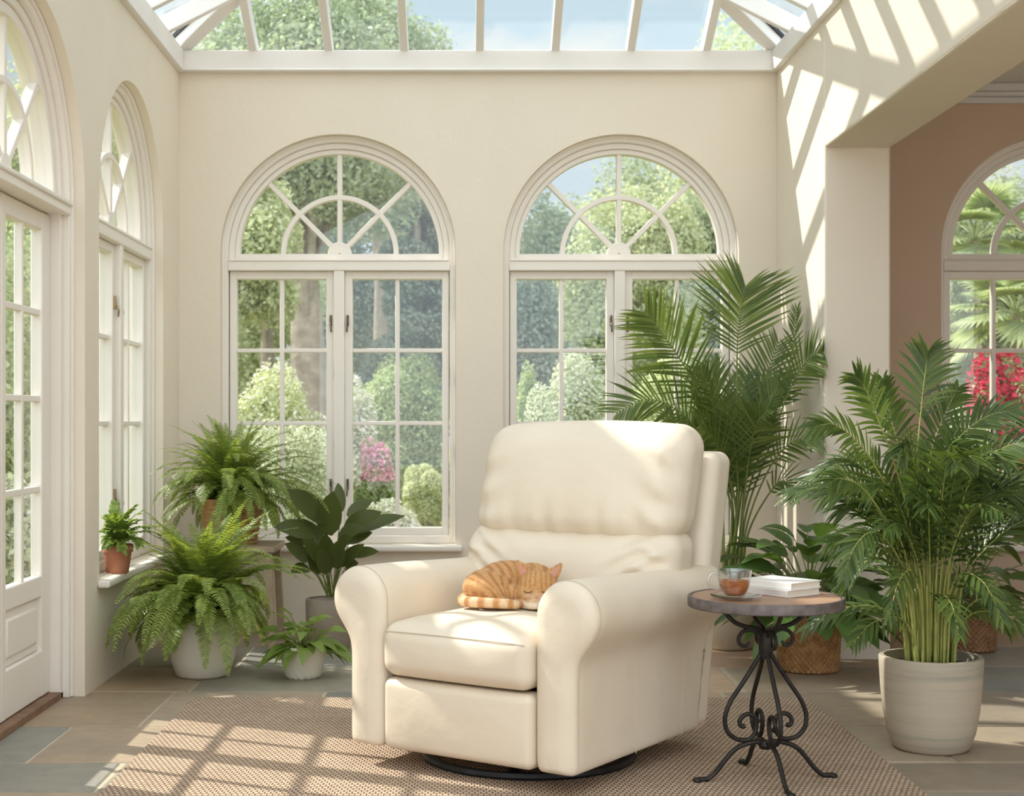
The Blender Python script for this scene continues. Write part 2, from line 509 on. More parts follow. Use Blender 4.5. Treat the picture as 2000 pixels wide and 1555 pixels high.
b = MB(); b.box((-16, -22, -0.30), (20, 0.19, -0.06)); tag(b.build('bounce_slab', M['bounce_slab']), kind='structure')  # unseen slab behind the camera, added to bounce sunlight into the room
# lawn around the house, clear of the floor
b = MB(); b.box((-40, -10, -0.45), (45, 70, -0.14)); tag(b.build('lawn', M['lawn']), 'sunny green lawn behind the house', 'lawn', kind='structure')

# ------------------------------------------------------------------ windows and the door
def arch_band(b, Ro, Ri, zb, zs, n0, n1, K=40):
    """a flat arched band: jambs from zb, half circle above zs"""
    def line(R): return [(-R, zb)] + [(-R*math.cos(PI*k/K), zs + R*math.sin(PI*k/K)) for k in range(K+1)] + [(R, zb)]
    o, i = line(Ro), line(Ri); n = len(o)
    V = [(p[0], y, p[1]) for p, y in [(p, n0) for p in o] + [(p, n0) for p in i] + [(p, n1) for p in o] + [(p, n1) for p in i]]
    F = []
    for k in range(n-1):
        F += [(k, n+k, n+k+1, k+1), (2*n+k, 2*n+k+1, 3*n+k+1, 3*n+k), (k, k+1, 2*n+k+1, 2*n+k), (n+k, 3*n+k, 3*n+k+1, n+k+1)]
    F += [(0, 2*n, 3*n, n), (n-1, 2*n-1, 4*n-1, 3*n-1)]
    return b.add(V, F)

def fan_bars(R, zs, n0, n1, k=1.0):
    b = MB(); w = 0.013
    def spoke(a, r0, r1):
        p = (r0*math.cos(a), (n0+n1)/2, zs + r0*math.sin(a)); q = (r1*math.cos(a), (n0+n1)/2, zs + r1*math.sin(a))
        b.bar(p, q, n1-n0, 2*w, up=(-math.sin(a), 0, math.cos(a)))
    for a in (45, 90, 135): spoke(rad(a), 0.05*k, R+0.015)
    K = 32
    for (ro, ri) in ((0.295*k+w, 0.295*k-w), (0.062*k, 0.004)):
        A = [(math.cos(PI*j/K), math.sin(PI*j/K)) for j in range(K+1)]
        V = [(r*c, y, zs+r*s) for y in (n0-0.002, n1+0.002) for r in (ro, ri) for c, s in A]
        n = K+1; F = []
        for j in range(K):
            F += [(j, n+j, n+j+1, j+1), (2*n+j, 2*n+j+1, 3*n+j+1, 3*n+j), (j, j+1, 2*n+j+1, 2*n+j), (n+j, 3*n+j, 3*n+j+1, n+j+1)]
        b.add(V, F)
    return b

def half_disc(R, zs, y0, y1, K=36):
    A = [(R*math.cos(PI*j/K), zs + R*math.sin(PI*j/K)) for j in range(K+1)]
    n = K+1
    V = [(x, y0, z) for x, z in A] + [(x, y1, z) for x, z in A]
    F = [tuple(range(n-1, -1, -1)), tuple(range(n, 2*n))] + [(j, j+1, n+j+1, n+j) for j in range(K)] + [(0, n, 2*n-1, n-1)]
    b = MB(); b.add(V, F); return b

def make_window(name, loc, rz, R=RW, metal='bronze'):
    root = place(empty(name), loc, rz); root['kind'] = 'structure'
    k = R/0.607; zs, zb = ZS, ZB
    b = MB(); arch_band(b, R, R-0.032, zb, zs, 0.055, 0.17); b.box((-R+0.028, 0.0565, zb+0.0005), (R-0.028, 0.1685, zb+0.042))
    arch_band(b, R+0.001, R-0.012, zb, zs, 0.04, 0.06)
    bevel(b.build('frame', M['white'], root, smooth=30), 0.005, 2)
    b = MB(); arch_band(b, R-0.032, R-0.062, zs-0.04, zs, 0.075, 0.16); arch_band(b, R-0.062, R-0.088, zs-0.02, zs, 0.09, 0.15)
    b.box((-R+0.058, 0.0915, zs-0.0355), (R-0.058, 0.1485, zs-0.0005))
    bevel(b.build('fanlight_frame', M['white'], root, smooth=30), 0.004, 2)
    bevel(fan_bars(R-0.088, zs, 0.10, 0.14, k).build('fanlight_bars', M['white'], root, smooth=30), 0.003, 1)
    half_disc(R-0.08, zs-0.002, 0.117, 0.123).build('fanlight_glass', M['glass'], root, smooth=None)
    b = MB(); b.box((-R+0.03, 0.048, zs-0.092), (R-0.03, 0.165, zs-0.036)); b.box((-R+0.035, 0.042, zs-0.044), (R-0.035, 0.06, zs-0.034))
    bevel(b.build('transom', M['white'], root), 0.005, 2)
    b = MB(); b.box((-0.028, 0.052, zb+0.04), (0.028, 0.165, zs-0.09))
    bevel(b.build('mullion', M['white'], root), 0.006, 2)
    for sg in (-1, 1):
        s = empty('sash'); s.parent = root
        u0, u1 = 0.028, R-0.036
        def bx(b, a, c, z0, z1, n0, n1):
            lo, hi = sorted((sg*a, sg*c)); b.box((lo, n0, z0), (hi, n1, z1))
        b = MB()
        bx(b, u0, u0+0.040, zb+0.04, zs-0.092, 0.08, 0.14); bx(b, u1-0.036, u1, zb+0.04, zs-0.092, 0.08, 0.14)
        bx(b, u0+0.035, u1-0.03, zs-0.134, zs-0.0925, 0.0815, 0.1385); bx(b, u0+0.035, u1-0.03, zb+0.0405, zb+0.082, 0.0815, 0.1385)
        bevel(b.build('sash_frame', M['white'], s), 0.005, 2)
        b = MB()
        g0, g1 = u0+0.04, u1-0.036
        bx(b, (g0+g1)/2-0.011, (g0+g1)/2+0.011, zb+0.078, zs-0.128, 0.095, 0.13)
        for z in (1.435, 1.055): bx(b, g0-0.002, g1+0.002, z-0.0105, z+0.0105, 0.0965, 0.1285)
        bevel(b.build('muntin', M['white'], s), 0.003, 1)
        b = MB(); bx(b, g0-0.005, g1+0.005, zb+0.075, zs-0.125, 0.11, 0.116)
        b.build('pane', M['glass'], s, smooth=None)
        for z in (1.588, 0.735):
            b = MB(); bx(b, u0+0.010, u0+0.022, z-0.026, z+0.03, 0.070, 0.082)
            b.tube([(sg*(u0+0.016), 0.066, z-0.01), (sg*(u0+0.014), 0.058, z-0.035), (sg*(u0+0.012), 0.062, z-0.06)], 0.0045, 8)
            bevel(b.build('handle', M[metal], s), 0.002, 1)
    b = MB(); b.box((-R-0.035, -0.05, zb-0.034), (R+0.035, 0.0, zb-0.002)); b.box((-R, 0.0, zb-0.034), (R, 0.06, zb-0.002))
    bevel(b.build('sill', M['white'], root), 0.010, 3)
    return root

make_window('window_1', (W1, YB, 0), 0)
make_window('window_2', (W2, YB, 0), 0)
make_window('window_3', (XL, LWC, 0), rad(90), LWR, 'brass')
make_window('window_4', (W3, YB, 0), 0)

def make_door(name, loc, rz):
    root = place(empty(name), loc, rz); root['kind'] = 'structure'
    R, zs = DR, DZS
    b = MB(); arch_band(b, R, R-0.035, 0.0, zs, 0.05, 0.19); arch_band(b, R-0.035, R-0.065, 0.0, zs, 0.075, 0.18)
    arch_band(b, R+0.001, R-0.014, 0.0, zs, 0.04, 0.06)
    bevel(b.build('frame', M['white'], root, smooth=30), 0.005, 2)
    b = MB(); arch_band(b, R-0.065, R-0.105, zs-0.02, zs, 0.09, 0.16); b.box((-R+0.058, 0.0915, zs-0.005), (R-0.058, 0.1585, zs+0.03))
    bevel(b.build('fanlight_frame', M['white'], root, smooth=30), 0.004, 2)
    bevel(fan_bars(R-0.105, zs+0.02, 0.10, 0.14, 1.05).build('fanlight_bars', M['white'], root, smooth=30), 0.003, 1)
    half_disc(R-0.095, zs, 0.117, 0.123).build('fanlight_glass', M['glass'], root, smooth=None)
    b = MB(); b.box((-R+0.03, 0.045, zs-0.045), (R-0.03, 0.18, zs)); b.box((-R+0.03, 0.035, zs-0.012), (R-0.03, 0.06, zs+0.006))
    bevel(b.build('transom', M['white'], root), 0.005, 2)
    E = R - 0.07
    for sg in (-1, 1):
        s = empty('door_leaf'); s.parent = root
        def bx(b, a, c, z0, z1, n0, n1):
            lo, hi = sorted((sg*a, sg*c)); b.box((lo, n0, z0), (hi, n1, z1))
        b = MB()
        bx(b, 0.002, 0.05, 0.03, zs-0.05, 0.115, 0.16); bx(b, E-0.105, E, 0.03, zs-0.05, 0.115, 0.16)
        bx(b, 0.045, E-0.10, 1.78, zs-0.0505, 0.1165, 0.1585); bx(b, 0.045, E-0.10, 0.405, 0.485, 0.1165, 0.1585)
        bx(b, 0.045, E-0.10, 0.0305, 0.203, 0.1165, 0.1585)
        bevel(b.build('leaf_frame', M['white'], s), 0.006, 2)
        b = MB(); bx(b, 0.05, E-0.105, 0.203, 0.405, 0.13, 0.15); bx(b, 0.085, E-0.14, 0.235, 0.373, 0.122, 0.14)
        bevel(b.build('panel', M['white'], s), 0.010, 2)
        b = MB(); m = (0.05 + E-0.105)/2
        bx(b, m-0.011, m+0.011, 0.478, 1.79, 0.122, 0.152)
        for z in (1.471, 1.147, 0.809): bx(b, 0.048, E-0.103, z-0.012, z+0.012, 0.1235, 0.1505)
        bevel(b.build('muntin', M['white'], s), 0.003, 1)
        b = MB(); bx(b, 0.045, E-0.10, 0.478, 1.79, 0.134, 0.14); b.build('pane', M['glass'], s, smooth=None)
    b = MB(); b.box((-R+0.005, 0.075, -0.005), (R-0.005, 0.20, 0.028))
    bevel(b.build('threshold', M['oak'], root), 0.004, 2)
    return root
make_door('door_1', (XL, DC, 0), rad(90))
make_door('unseen_fill_door', (XL, DC_FILL, 0), rad(90))  # unseen door, added for the sun it lets in as fill

# ------------------------------------------------------------------ the glass roof: hipped at the back, ridge running towards the viewer
SL = 0.51
YN = 0.4
XM = (XL+XR)/2; HW = (XR-XL)/2
ZR = ZT + SL*HW
root = empty('ceiling'); root['kind'] = 'structure'
b = MB(); b.box((XL-0.28, YB-0.03, ZE), (XR+0.28, YB+0.25, ZT)); b.box((XL, YB-0.045, ZE+0.002), (XR, YB, ZE+0.014))
bevel(b.build('eaves_beam', M['roofwhite'], root), 0.006, 2)
for sx, X in ((-1, XL), (1, XR)):
    lo, hi = sorted((X - sx*0.03, X + sx*0.25)); b = MB(); b.box((lo, YN, ZE), (hi, YB-0.03, ZT)); bevel(b.build('eaves_beam', M['roofwhite'], root), 0.006, 2)
nb = np.array((0, SL, 1.0)); nb /= np.linalg.norm(nb)
def rafter(p, q, w=0.042, h=0.085, up=(0,0,1), name='rafter'):
    r = bevel(MB().bar(p, q, w, h, up).build(name, M['roofwhite'], root), 0.005, 2)
    return r
def gasket(parent_, p, q, w, up):
    MB().bar(p, q, w, 0.02, up).build('gasket', M['rubber'], parent_)
for k in range(-3, 4):
    X = 0.084 + 0.389*k
    t = min(X-XL, XR-X) - 0.03
    r = rafter((X, YB+0.05, ZT+0.0), (X, YB-t, ZT+SL*(t+0.05)))
for i in range(1, 19):
    Y = YB - 0.389*i
    if Y < YN: break
    t = min(YB-Y, HW) - 0.02
    rafter((XL-0.05, Y, ZT), (XL+t, Y, ZT+SL*(t+0.05))); rafter((XR+0.05, Y, ZT), (XR-t, Y, ZT+SL*(t+0.05)))
for sx, X in ((1, XL), (-1, XR)):
    p, q = np.array((X-sx*0.06, YB+0.06, ZT+0.005)), np.array((XM, YB-HW, ZR+0.035))
    h = rafter(p, q, 0.085, 0.095, name='hip_rafter')
    for o_ in (-0.05, 0.05):
        dv = norm(np.cross(q-p, (0,0,1)))*o_
        gasket(h, p+dv+(0,0,0.02), q+dv+(0,0,0.02), 0.012, (0,0,1))
rafter((XM, YB-HW, ZR+0.03), (XM, YN, ZR+0.03), 0.09, 0.12, name='ridge_beam')
g = 0.055
def pane(P):
    P = [np.array(p, float) for p in P]
    n = norm(np.cross(P[1]-P[0], P[2]-P[0])); n = n if n[2] > 0 else -n
    k = len(P)
    b = MB(); b.add([p + n*0.0 for p in P] + [p + n*0.008 for p in P], [tuple(range(k-1,-1,-1)), tuple(range(k, 2*k))] + [(i, (i+1)%k, k+(i+1)%k, k+i) for i in range(k)])
    b.build('roof_pane', M['roofglass'], root, smooth=None)
pane([(XL-0.1, YB+0.1, ZT+g-0.02), (XR+0.1, YB+0.1, ZT+g-0.02), (XM, YB-HW, ZR+g)])
pane([(XL-0.1, YB+0.1, ZT+g-0.02), (XM, YB-HW, ZR+g), (XM, YN, ZR+g), (XL-0.1, YN, ZT+g-0.02)])
pane([(XR+0.1, YB+0.1, ZT+g-0.02), (XM, YB-HW, ZR+g), (XM, YN, ZR+g), (XR+0.1, YN, ZT+g-0.02)])

# ------------------------------------------------------------------ rug
b = MB(); b.box((-1.03, 2.6, 0.0005), (1.312, 5.57, 0.011))
tag(bevel(b.build('rug', M['rug']), 0.004, 2), 'large beige woven rug on the flagstone floor under the recliner', 'rug')
# ------------------------------------------------------------------ recliner
def leather_mat():
    m, nt, b = new_mat('cream_leather')
    n = noise(nt, 4.0, 3)
    r = ramp(nt, n.outputs['Fac'], [(0.3, (0.735, 0.64, 0.515)), (0.7, (0.775, 0.685, 0.56))])
    nt.links.new(r.outputs[0], b.inputs['Base Color'])
    b.inputs['Roughness'].default_value = 0.48; b.inputs['Specular IOR Level'].default_value = 0.35
    n2 = noise(nt, 260, 3, 0.6); n3 = noise(nt, 9, 3, 0.5)
    ad = nt.nodes.new('ShaderNodeMath'); ad.operation = 'MULTIPLY_ADD'; ad.inputs[1].default_value = 0.06
    nt.links.new(n2.outputs['Fac'], ad.inputs[0]); nt.links.new(n3.outputs['Fac'], ad.inputs[2])
    bump(nt, b, ad.outputs[0], 0.22, 0.02)
    return m
M['leather'] = leather_mat()
M['seam'] = surf('leather_seam', (0.62, 0.53, 0.40), None, 0.6)
M['black_metal'] = surf('black_metal', (0.018, 0.018, 0.02), (0.03, 0.03, 0.032), 0.38, 20, metal=0.5)

CH_RZ = rad(-34.8); V0 = 0.42
cu, sv = np.array((math.cos(CH_RZ), math.sin(CH_RZ))), np.array((-math.sin(CH_RZ), math.cos(CH_RZ)))
ch_o = np.array((-0.022, 4.274)) + V0*sv
RUGZ = 0.011
chair = empty('recliner_armchair', (ch_o[0], ch_o[1], RUGZ), CH_RZ)
tag(chair, 'large cream leather recliner armchair with rolled arms standing on the woven rug', 'armchair')
def ch_local(u, v, z): return np.array((u, v-V0, z-RUGZ))
OFF = np.array((0, V0, RUGZ))
def ch_world(u, v, z):
    p = ch_o + u*cu + (v-V0)*sv
    return np.array((p[0], p[1], z))

def smoothstep(x): x = np.clip(x, 0, 1); return x*x*(3-2*x)

# arms: keyhole outline swept along the depth, pillowed at the front
def arm_outline(sg):
    P = []
    cx, cz, R = 0.372, 0.516, 0.102
    P.append((0.275, 0.072)); P.append((0.402, 0.072))
    for z in np.linspace(0.10, 0.36, 8): P.append((0.402, z))
    P += [(0.405, 0.385), (0.415, 0.405), (0.432, 0.427)]
    a0 = math.atan2(0.440-cz, 0.445-cx)
    for a in np.linspace(a0, PI*1.0, 30): P.append((cx + R*math.cos(a), cz + R*math.sin(a)))
    for z in np.linspace(0.49, 0.10, 12): P.append((0.2705 + 0.0, z))
    P = np.array(P)
    # even spacing round the loop
    Q = np.vstack((P, P[:1])); d = np.concatenate(([0], np.cumsum(np.linalg.norm(np.diff(Q, axis=0), axis=1))))
    t = np.linspace(0, d[-1], 97)[:-1]
    P = np.stack((np.interp(t, d, Q[:,0]), np.interp(t, d, Q[:,1])), 1)
    for _ in range(2): P = 0.25*np.roll(P, 1, 0) + 0.5*P + 0.25*np.roll(P, -1, 0)
    return P
def make_arm(sg):
    P = arm_outline(sg); n = len(P)
    tg = np.roll(P, -1, 0) - np.roll(P, 1, 0); nr = norm(np.stack((tg[:,1], -tg[:,0]), 1))   # outward for a counter-clockwise loop
    secs = [(-0.0125, 0.048), (-0.0115, 0.040), (-0.009, 0.031), (-0.005, 0.021), (0.001, 0.011), (0.009, 0.004), (0.018, 0.0005), (0.024, 0.0015), (0.030, 0.0)] \
         + [(v, 0.0) for v in np.linspace(0.06, 0.78, 14)] + [(0.80, 0.004), (0.815, 0.016), (0.82, 0.035)]
    b = MB(); V = []
    for v, ins in secs:
        q = P - nr*ins
        low = P[:,1] < 0.14
        q[low,0] = np.clip(0.3365 + (P[low,0]-0.3365)*(1 - ins/0.066), -9, 9); q[low,1] = np.maximum(P[low,1], 0.074 + ins*0.5)
        q[low,1] = np.where(P[low,1] > 0.10, P[low,1], 0.10 - (0.10-P[low,1])*(1 - ins/0.066))
        roll = smoothstep((q[:,1]-0.40)/0.10)
        # the roll sinks a little towards the back
        z = q[:,1] - roll*0.02*smoothstep((v-0.05)/0.7)
        vv = np.full(n, v) + 0.10*smoothstep((v-0.5)/0.32)*smoothstep((q[:,1]-0.05)/0.5)
        V.append(np.stack((sg*q[:,0], vv, z), 1))
    m = len(secs)
    F = [(i*n+j, (i+1)*n+j, (i+1)*n+(j+1)%n, i*n+(j+1)%n) for i in range(m-1) for j in range(n)]
    F += [tuple(range(n)), tuple((m-1)*n+j for j in range(n-1, -1, -1))]
    if sg < 0: F = [f[::-1] for f in F]
    b.add(np.concatenate(V), F)
    o = b.build('arm', M['leather'], chair, smooth=80, off=OFF)
    # seams: round the front panel and under the roll, and two on the outer side
    sb = MB()
    q = P - nr*0.0
    loop = np.stack((sg*q[:,0], np.full(n, 0.0235), q[:,1]), 1)
    keep = [i for i in range(n) if q[i,1] > 0.09]
    k0 = max(range(len(keep)), key=lambda i: (keep[(i+1) % len(keep)] - keep[i]) % n)
    keep = keep[k0+1:] + keep[:k0+1]
    sb.tube(loop[keep], 0.0016, 6)
    sb.build('seam', M['seam'], o, smooth=80, off=OFF)
    for v in (0.36, 0.66):
        sb = MB(); sb.tube([(sg*0.4022, v + 0.10*float(smoothstep((v-0.5)/0.32)*smoothstep((z-0.05)/0.5)), z) for z in np.linspace(0.075, 0.375, 12)], 0.0012, 6)
        sb.build('seam', M['seam'], o, smooth=80, off=OFF)
    return o
make_arm(1); make_arm(-1)

def seat_fn(V):
    x, y, z = V[:,0]/0.266, V[:,1]/0.30, V[:,2]/0.085
    top = np.clip(z, 0, 1); bx = (1-np.clip(np.abs(x),0,1)**2.6); by = (1-np.clip(np.abs(y),0,1)**3)
    V = V.copy()
    V[:,2] += top*0.030*bx*by
    front = np.clip(-y, 0, 1)**4
    V[:,1] -= front*0.018*bx*(1-np.clip(np.abs(z),0,1)**2)
    V[:,2] -= np.clip(-z, 0, 1)*0.004*bx*front
    V[:,2] += 0.004*np.sin(x*9+y*4)*top*bx*by*0.5
    return V
b = MB(); V, F = rbox(0.267, 0.30, 0.079, 0.045, M=16, K=5, c=(0, 0.275, 0.375), fn=seat_fn); b.add(V, F)
seat = b.build('seat_cushion', M['leather'], chair, smooth=120, off=OFF)
sb = MB()
sb.tube([(u, -0.0295 + 0.012*abs(u/0.25)**6, 0.4345 - 0.006*abs(u/0.25)**6) for u in np.linspace(-0.250, 0.250, 40)], 0.0016, 6)
sb.build('seam', M['seam'], seat, off=OFF)

def foot_fn(V):
    x, z = V[:,0]/0.267, V[:,2]/0.108
    V = V.copy(); f = np.clip(-V[:,1]/0.04, 0, 1)
    V[:,1] -= f*0.016*(1-np.abs(x)**3)*(1-np.abs(z-0.3)**2.0*0.6)
    return V
b = MB(); V, F = rbox(0.267, 0.045, 0.108, 0.026, M=14, K=4, c=(0, 0.035, 0.180), fn=foot_fn); b.add(V, F)
b.build('footrest', M['leather'], chair, smooth=120, off=OFF)
b = MB(); V, F = rbox(0.385, 0.34, 0.09, 0.02, M=4, K=3, c=(0, 0.40, 0.175)); b.add(V, F)
b.build('base_frame', M['leather'], chair, smooth=80, off=OFF)

# back shell, leaning, with a rounded top
def shell_fn(V):
    V = V.copy(); z = V[:,2] + 0.515
    V[:,1] += 0.20*np.clip((z-0.1)/0.85, -0.1, 1.2)**1.15
    k = 1 - 0.02*smoothstep((z-0.6)/0.3)
    V[:,0] *= k
    return V
def shell_fn2(V):
    V = V.copy(); z = V[:,2] + 0.515
    t = np.clip((z-0.1)/0.85, 0, 1.2)
    V[:,1] += 0.185*t**1.1
    return V
b = MB(); V, F = rbox(0.402, 0.075, 0.447, 0.045, M=14, K=4, c=(0, 0.805, 0.515), fn=shell_fn2); b.add(V, F)
b.build('back_shell', M['leather'], chair, smooth=120, off=OFF)

def wrinkle(x, z, k): return np.sin(x*k + 2.5*np.sin(z*5))
def back_fn(hx, hy, hz, top, lean, crease):
    def fn(V):
        V = V.copy(); x, y, z = V[:,0]/hx, V[:,1]/hy, V[:,2]/hz
        ax = np.clip(np.abs(x), 0, 1); az = np.clip(np.abs(z), 0, 1)
        f = np.clip(-y, 0, 1)
        V[:,1] -= f*0.045*(1-ax**2.2)*(1-az**2.4)
        # gathered folds running down from the seam and in at the corners
        fold = np.exp(-((z+0.80)/0.42)**2)*(np.sin(x*21+1.3*np.sin(x*5))*0.0055 + np.sin(x*37+2)*0.003) + np.exp(-((ax-0.86)/0.16)**2)*np.sin(z*11+x*3+1.2*ax*9)*0.008
        if not top: fold = fold*0.7 + np.exp(-((ax-0.72)/0.2)**2)*np.sin((z*0.8-ax*1.4)*16)*0.007
        V[:,1] += f*crease*fold
        V[:,2] += top*np.clip(z, 0, 1)*0.02*(1-ax**2)
        V[:,2] += (1-top)*0
        V[:,2] -= np.clip(-z,0,1)*0.012*(1-ax**2)*(1 if top else -0.4)
        V[:,1] += lean*(V[:,2])
        return V
    return fn
b = MB(); V, F = rbox(0.392, 0.105, 0.185, 0.085, M=40, K=6, c=(0.0, 0.775, 0.862), fn=back_fn(0.392, 0.105, 0.185, 1.0, 0.30, 1.0)); b.add(V, F)
b.build('back_cushion', M['leather'], chair, smooth=150, off=OFF)
b = MB(); V, F = rbox(0.40, 0.105, 0.125, 0.075, M=40, K=6, c=(0.0, 0.69, 0.592), fn=back_fn(0.40, 0.105, 0.125, 0.0, 0.28, 1.5)); b.add(V, F)
b.build('lumbar_cushion', M['leather'], chair, smooth=150, off=OFF)

b = MB(); RB = 0.335
b.lathe([(RB-0.022, 0.0), (RB, 0.0), (RB+0.004, 0.008), (RB, 0.020), (RB-0.022, 0.020)], 72, (0, V0-0.02, RUGZ), close=True)
b.lathe([(0.09, 0.014), (0.10, 0.02), (0.10, 0.088), (0.09, 0.09)], 32, (0, V0-0.02, RUGZ), close=True)
for a in range(4):
    c, s = math.cos(a*PI/2+0.4), math.sin(a*PI/2+0.4)
    b.bar((0.05*c, V0-0.02+0.05*s, RUGZ+0.014), ((RB-0.01)*c, V0-0.02+(RB-0.01)*s, RUGZ+0.010), 0.03, 0.012)
b.build('swivel_base', M['black_metal'], chair, off=OFF)

# ------------------------------------------------------------------ sleeping cat, curled up on the seat
def cat():
    seat_z = 0.487
    base = ch_world(-0.012, 0.325, seat_z)
    ns = MB()
    bm = bmesh.new()
    def ell(c, r, rot=None):
        m = Matrix.Translation(c) @ (rot.to_matrix().to_4x4() if rot else Matrix.Identity(4)) @ Matrix.Diagonal((*r, 1))
        bmesh.ops.create_icosphere(bm, subdivisions=4, radius=1.0, matrix=m)
    E = Vector
    from mathutils import Euler
    ell((-0.078, 0.040, 0.052), (0.082, 0.082, 0.060))                      # rump
    ell((-0.020, 0.085, 0.066), (0.105, 0.070, 0.068))                      # back
    ell((0.055, 0.075, 0.062), (0.080, 0.070, 0.066))                       # shoulders
    ell((-0.070, -0.010, 0.042), (0.068, 0.048, 0.044), Euler((0, 0.25, 0.2)))   # folded thigh
    ell((-0.005, 0.02, 0.035), (0.06, 0.05, 0.036))                         # belly
    ell((0.070, 0.022, 0.062), (0.048, 0.045, 0.046))                       # neck
    ell((0.080, -0.014, 0.064), (0.061, 0.044, 0.050), Euler((0.5, 0.10, 0)))    # skull
    ell((0.110, -0.020, 0.046), (0.034, 0.036, 0.033)); ell((0.048, -0.022, 0.044), (0.034, 0.036, 0.033))  # cheeks
    ell((0.079, -0.053, 0.034), (0.025, 0.021, 0.019))                      # muzzle
    ell((0.079, -0.044, 0.050), (0.016, 0.023, 0.018), Euler((0.6, 0, 0)))  # bridge of the nose
    ell((0.079, -0.046, 0.021), (0.026, 0.02, 0.013))                       # chin
    me = bpy.data.meshes.new('tmp'); bm.to_mesh(me); bm.free()
    V = np.array([v.co for v in me.vertices]); F = [tuple(p.vertices) for p in me.polygons]
    ns.add(V, F)
    def limb(P, r, n=16): ns.tube(smooth_path(P, 18), np.interp(np.linspace(0, 1, 18), np.linspace(0, 1, len(r)), r), n)
    limb([(-0.05, -0.01, 0.03), (-0.03, -0.045, 0.018), (-0.002, -0.052, 0.015), (0.018, -0.05, 0.013)], [0.024, 0.017, 0.013, 0.013])     # hind paw
    limb([(0.02, 0.02, 0.025), (0.03, -0.03, 0.016), (0.055, -0.066, 0.0125), (0.084, -0.072, 0.012)], [0.026, 0.016, 0.0125, 0.012])       # front paw
    limb([(0.12, 0.02, 0.025), (0.125, -0.03, 0.016), (0.108, -0.066, 0.012), (0.088, -0.074, 0.011)], [0.026, 0.016, 0.012, 0.011])
    # ears
    def ear(base_c, tip, w, t):
        base_c, tip = np.array(base_c), np.array(tip)
        ax = norm(tip-base_c); s = norm(np.cross(ax, (0, -1, 0.25))); f = norm(np.cross(s, ax))
        Vv, K = [], 14
        for k, (h, sc_) in enumerate(((-0.25, 1.0), (0.0, 1.0), (0.4, 0.74), (0.75, 0.40), (0.95, 0.14))):
            for j in range(K):
                a = 2*PI*j/K
                Vv.append(base_c + ax*np.linalg.norm(tip-base_c)*h + s*w*sc_*math.cos(a) + f*t*(sc_*0.7+0.3)*math.sin(a))
        Ff = [(i*K+j, i*K+(j+1)%K, (i+1)*K+(j+1)%K, (i+1)*K+j) for i in range(4) for j in range(K)] + [tuple(range(K-1,-1,-1)), tuple(4*K+j for j in range(K))]
        ns.add(Vv, Ff)
    EL = ((0.038, 0.000, 0.099), (0.010, -0.004, 0.147)); ER = ((0.122, 0.000, 0.096), (0.156, 0.004, 0.138))
    ear(*EL, 0.024, 0.008); ear(*ER, 0.023, 0.008)
    raw = ns.build('tmp', M['leather'])
    md = raw.modifiers.new('r', 'REMESH'); md.mode = 'VOXEL'; md.voxel_size = 0.0032; md.use_smooth_shade = True
    sm = raw.modifiers.new('s', 'SMOOTH'); sm.factor = 0.5; sm.iterations = 5
    dg = bpy.context.evaluated_depsgraph_get(); ev = raw.evaluated_get(dg).to_mesh()
    V = np.array([v.co for v in ev.vertices]); Nn = np.array([v.normal for v in ev.vertices]); F = [tuple(p.vertices) for p in ev.polygons]
    raw.evaluated_get(dg).to_mesh_clear(); bpy.data.objects.remove(raw)
    def coat(P):
        """orange tabby: darker bands across the back, narrow lines on the brow, pale belly, muzzle and paws"""
        x, y, z = P[:,0], P[:,1], P[:,2]
        A, B, Wt = np.array((0.60, 0.345, 0.15)), np.array((0.41, 0.18, 0.06)), np.array((0.80, 0.68, 0.52))
        ang = np.arctan2(z+0.02, x+0.02 + 0.35*y)
        s = np.sin(ang*27 + 1.6*np.sin(y*62+x*20) + 1.1*np.sin(z*95+x*40)) + 0.55*np.sin(x*210+z*120+y*90)
        st = smoothstep((s+0.1)/0.9)*0.75
        dx = (x-0.079); head = np.exp(-((dx/0.066)**4)) * smoothstep((-y+0.035)/0.02) * smoothstep((z-0.03)/0.01)
        hs = smoothstep((np.sin(dx*430 + np.sign(dx)*z*25)-0.0)/0.8)*smoothstep((z-0.055)/0.02)*0.8
        st = st*(1-head) + hs*head*0.9
        C = A*(1-st[:,None]) + B*st[:,None]
        pale = np.clip(smoothstep((0.030-z)/0.016)*smoothstep((x+0.035)/0.02), 0, 1)
        muz = np.exp(-((dx/0.020)**2 + ((y+0.058)/0.016)**2 + ((z-0.030)/0.014)**2))
        chk = np.exp(-(((np.abs(dx)-0.03)/0.012)**2 + ((z-0.035)/0.012)**2))*head*0.5
        pale = np.clip(pale + muz + chk, 0, 1)[:,None]
        return C*(1-pale) + Wt*pale
    rs = np.random.default_rng(4)
    def furred(V, F, Nn, C, n, length, flow):
        T = np.array([f[:3] for f in F]); k = rs.integers(0, len(T), n)
        w = rs.dirichlet((1,1,1), n)
        P = (V[T[k]]*w[:,:,None]).sum(1); N_ = norm((Nn[T[k]]*w[:,:,None]).sum(1)); Cc = (C[T[k]]*w[:,:,None]).sum(1)
        d = flow(P); d = d - N_*np.sum(d*N_, 1)[:,None]; d = norm(norm(d) + N_*0.38 + rs.normal(0, 0.22, (n,3)))
        L = length*rs.uniform(0.6, 1.2, n); s = norm(np.cross(d, N_))*0.00055
        tri = np.stack((P - N_*0.0005 - s, P - N_*0.0005 + s, P + d*L[:,None]), 1).reshape(-1, 3)
        Cc = np.clip(Cc*rs.uniform(0.82, 1.22, n)[:,None], 0, 1)
        return tri, [(3*i, 3*i+1, 3*i+2) for i in range(n)], np.repeat(Cc, 3, 0)
    mcat, nt, bs = new_mat('orange_tabby_fur')
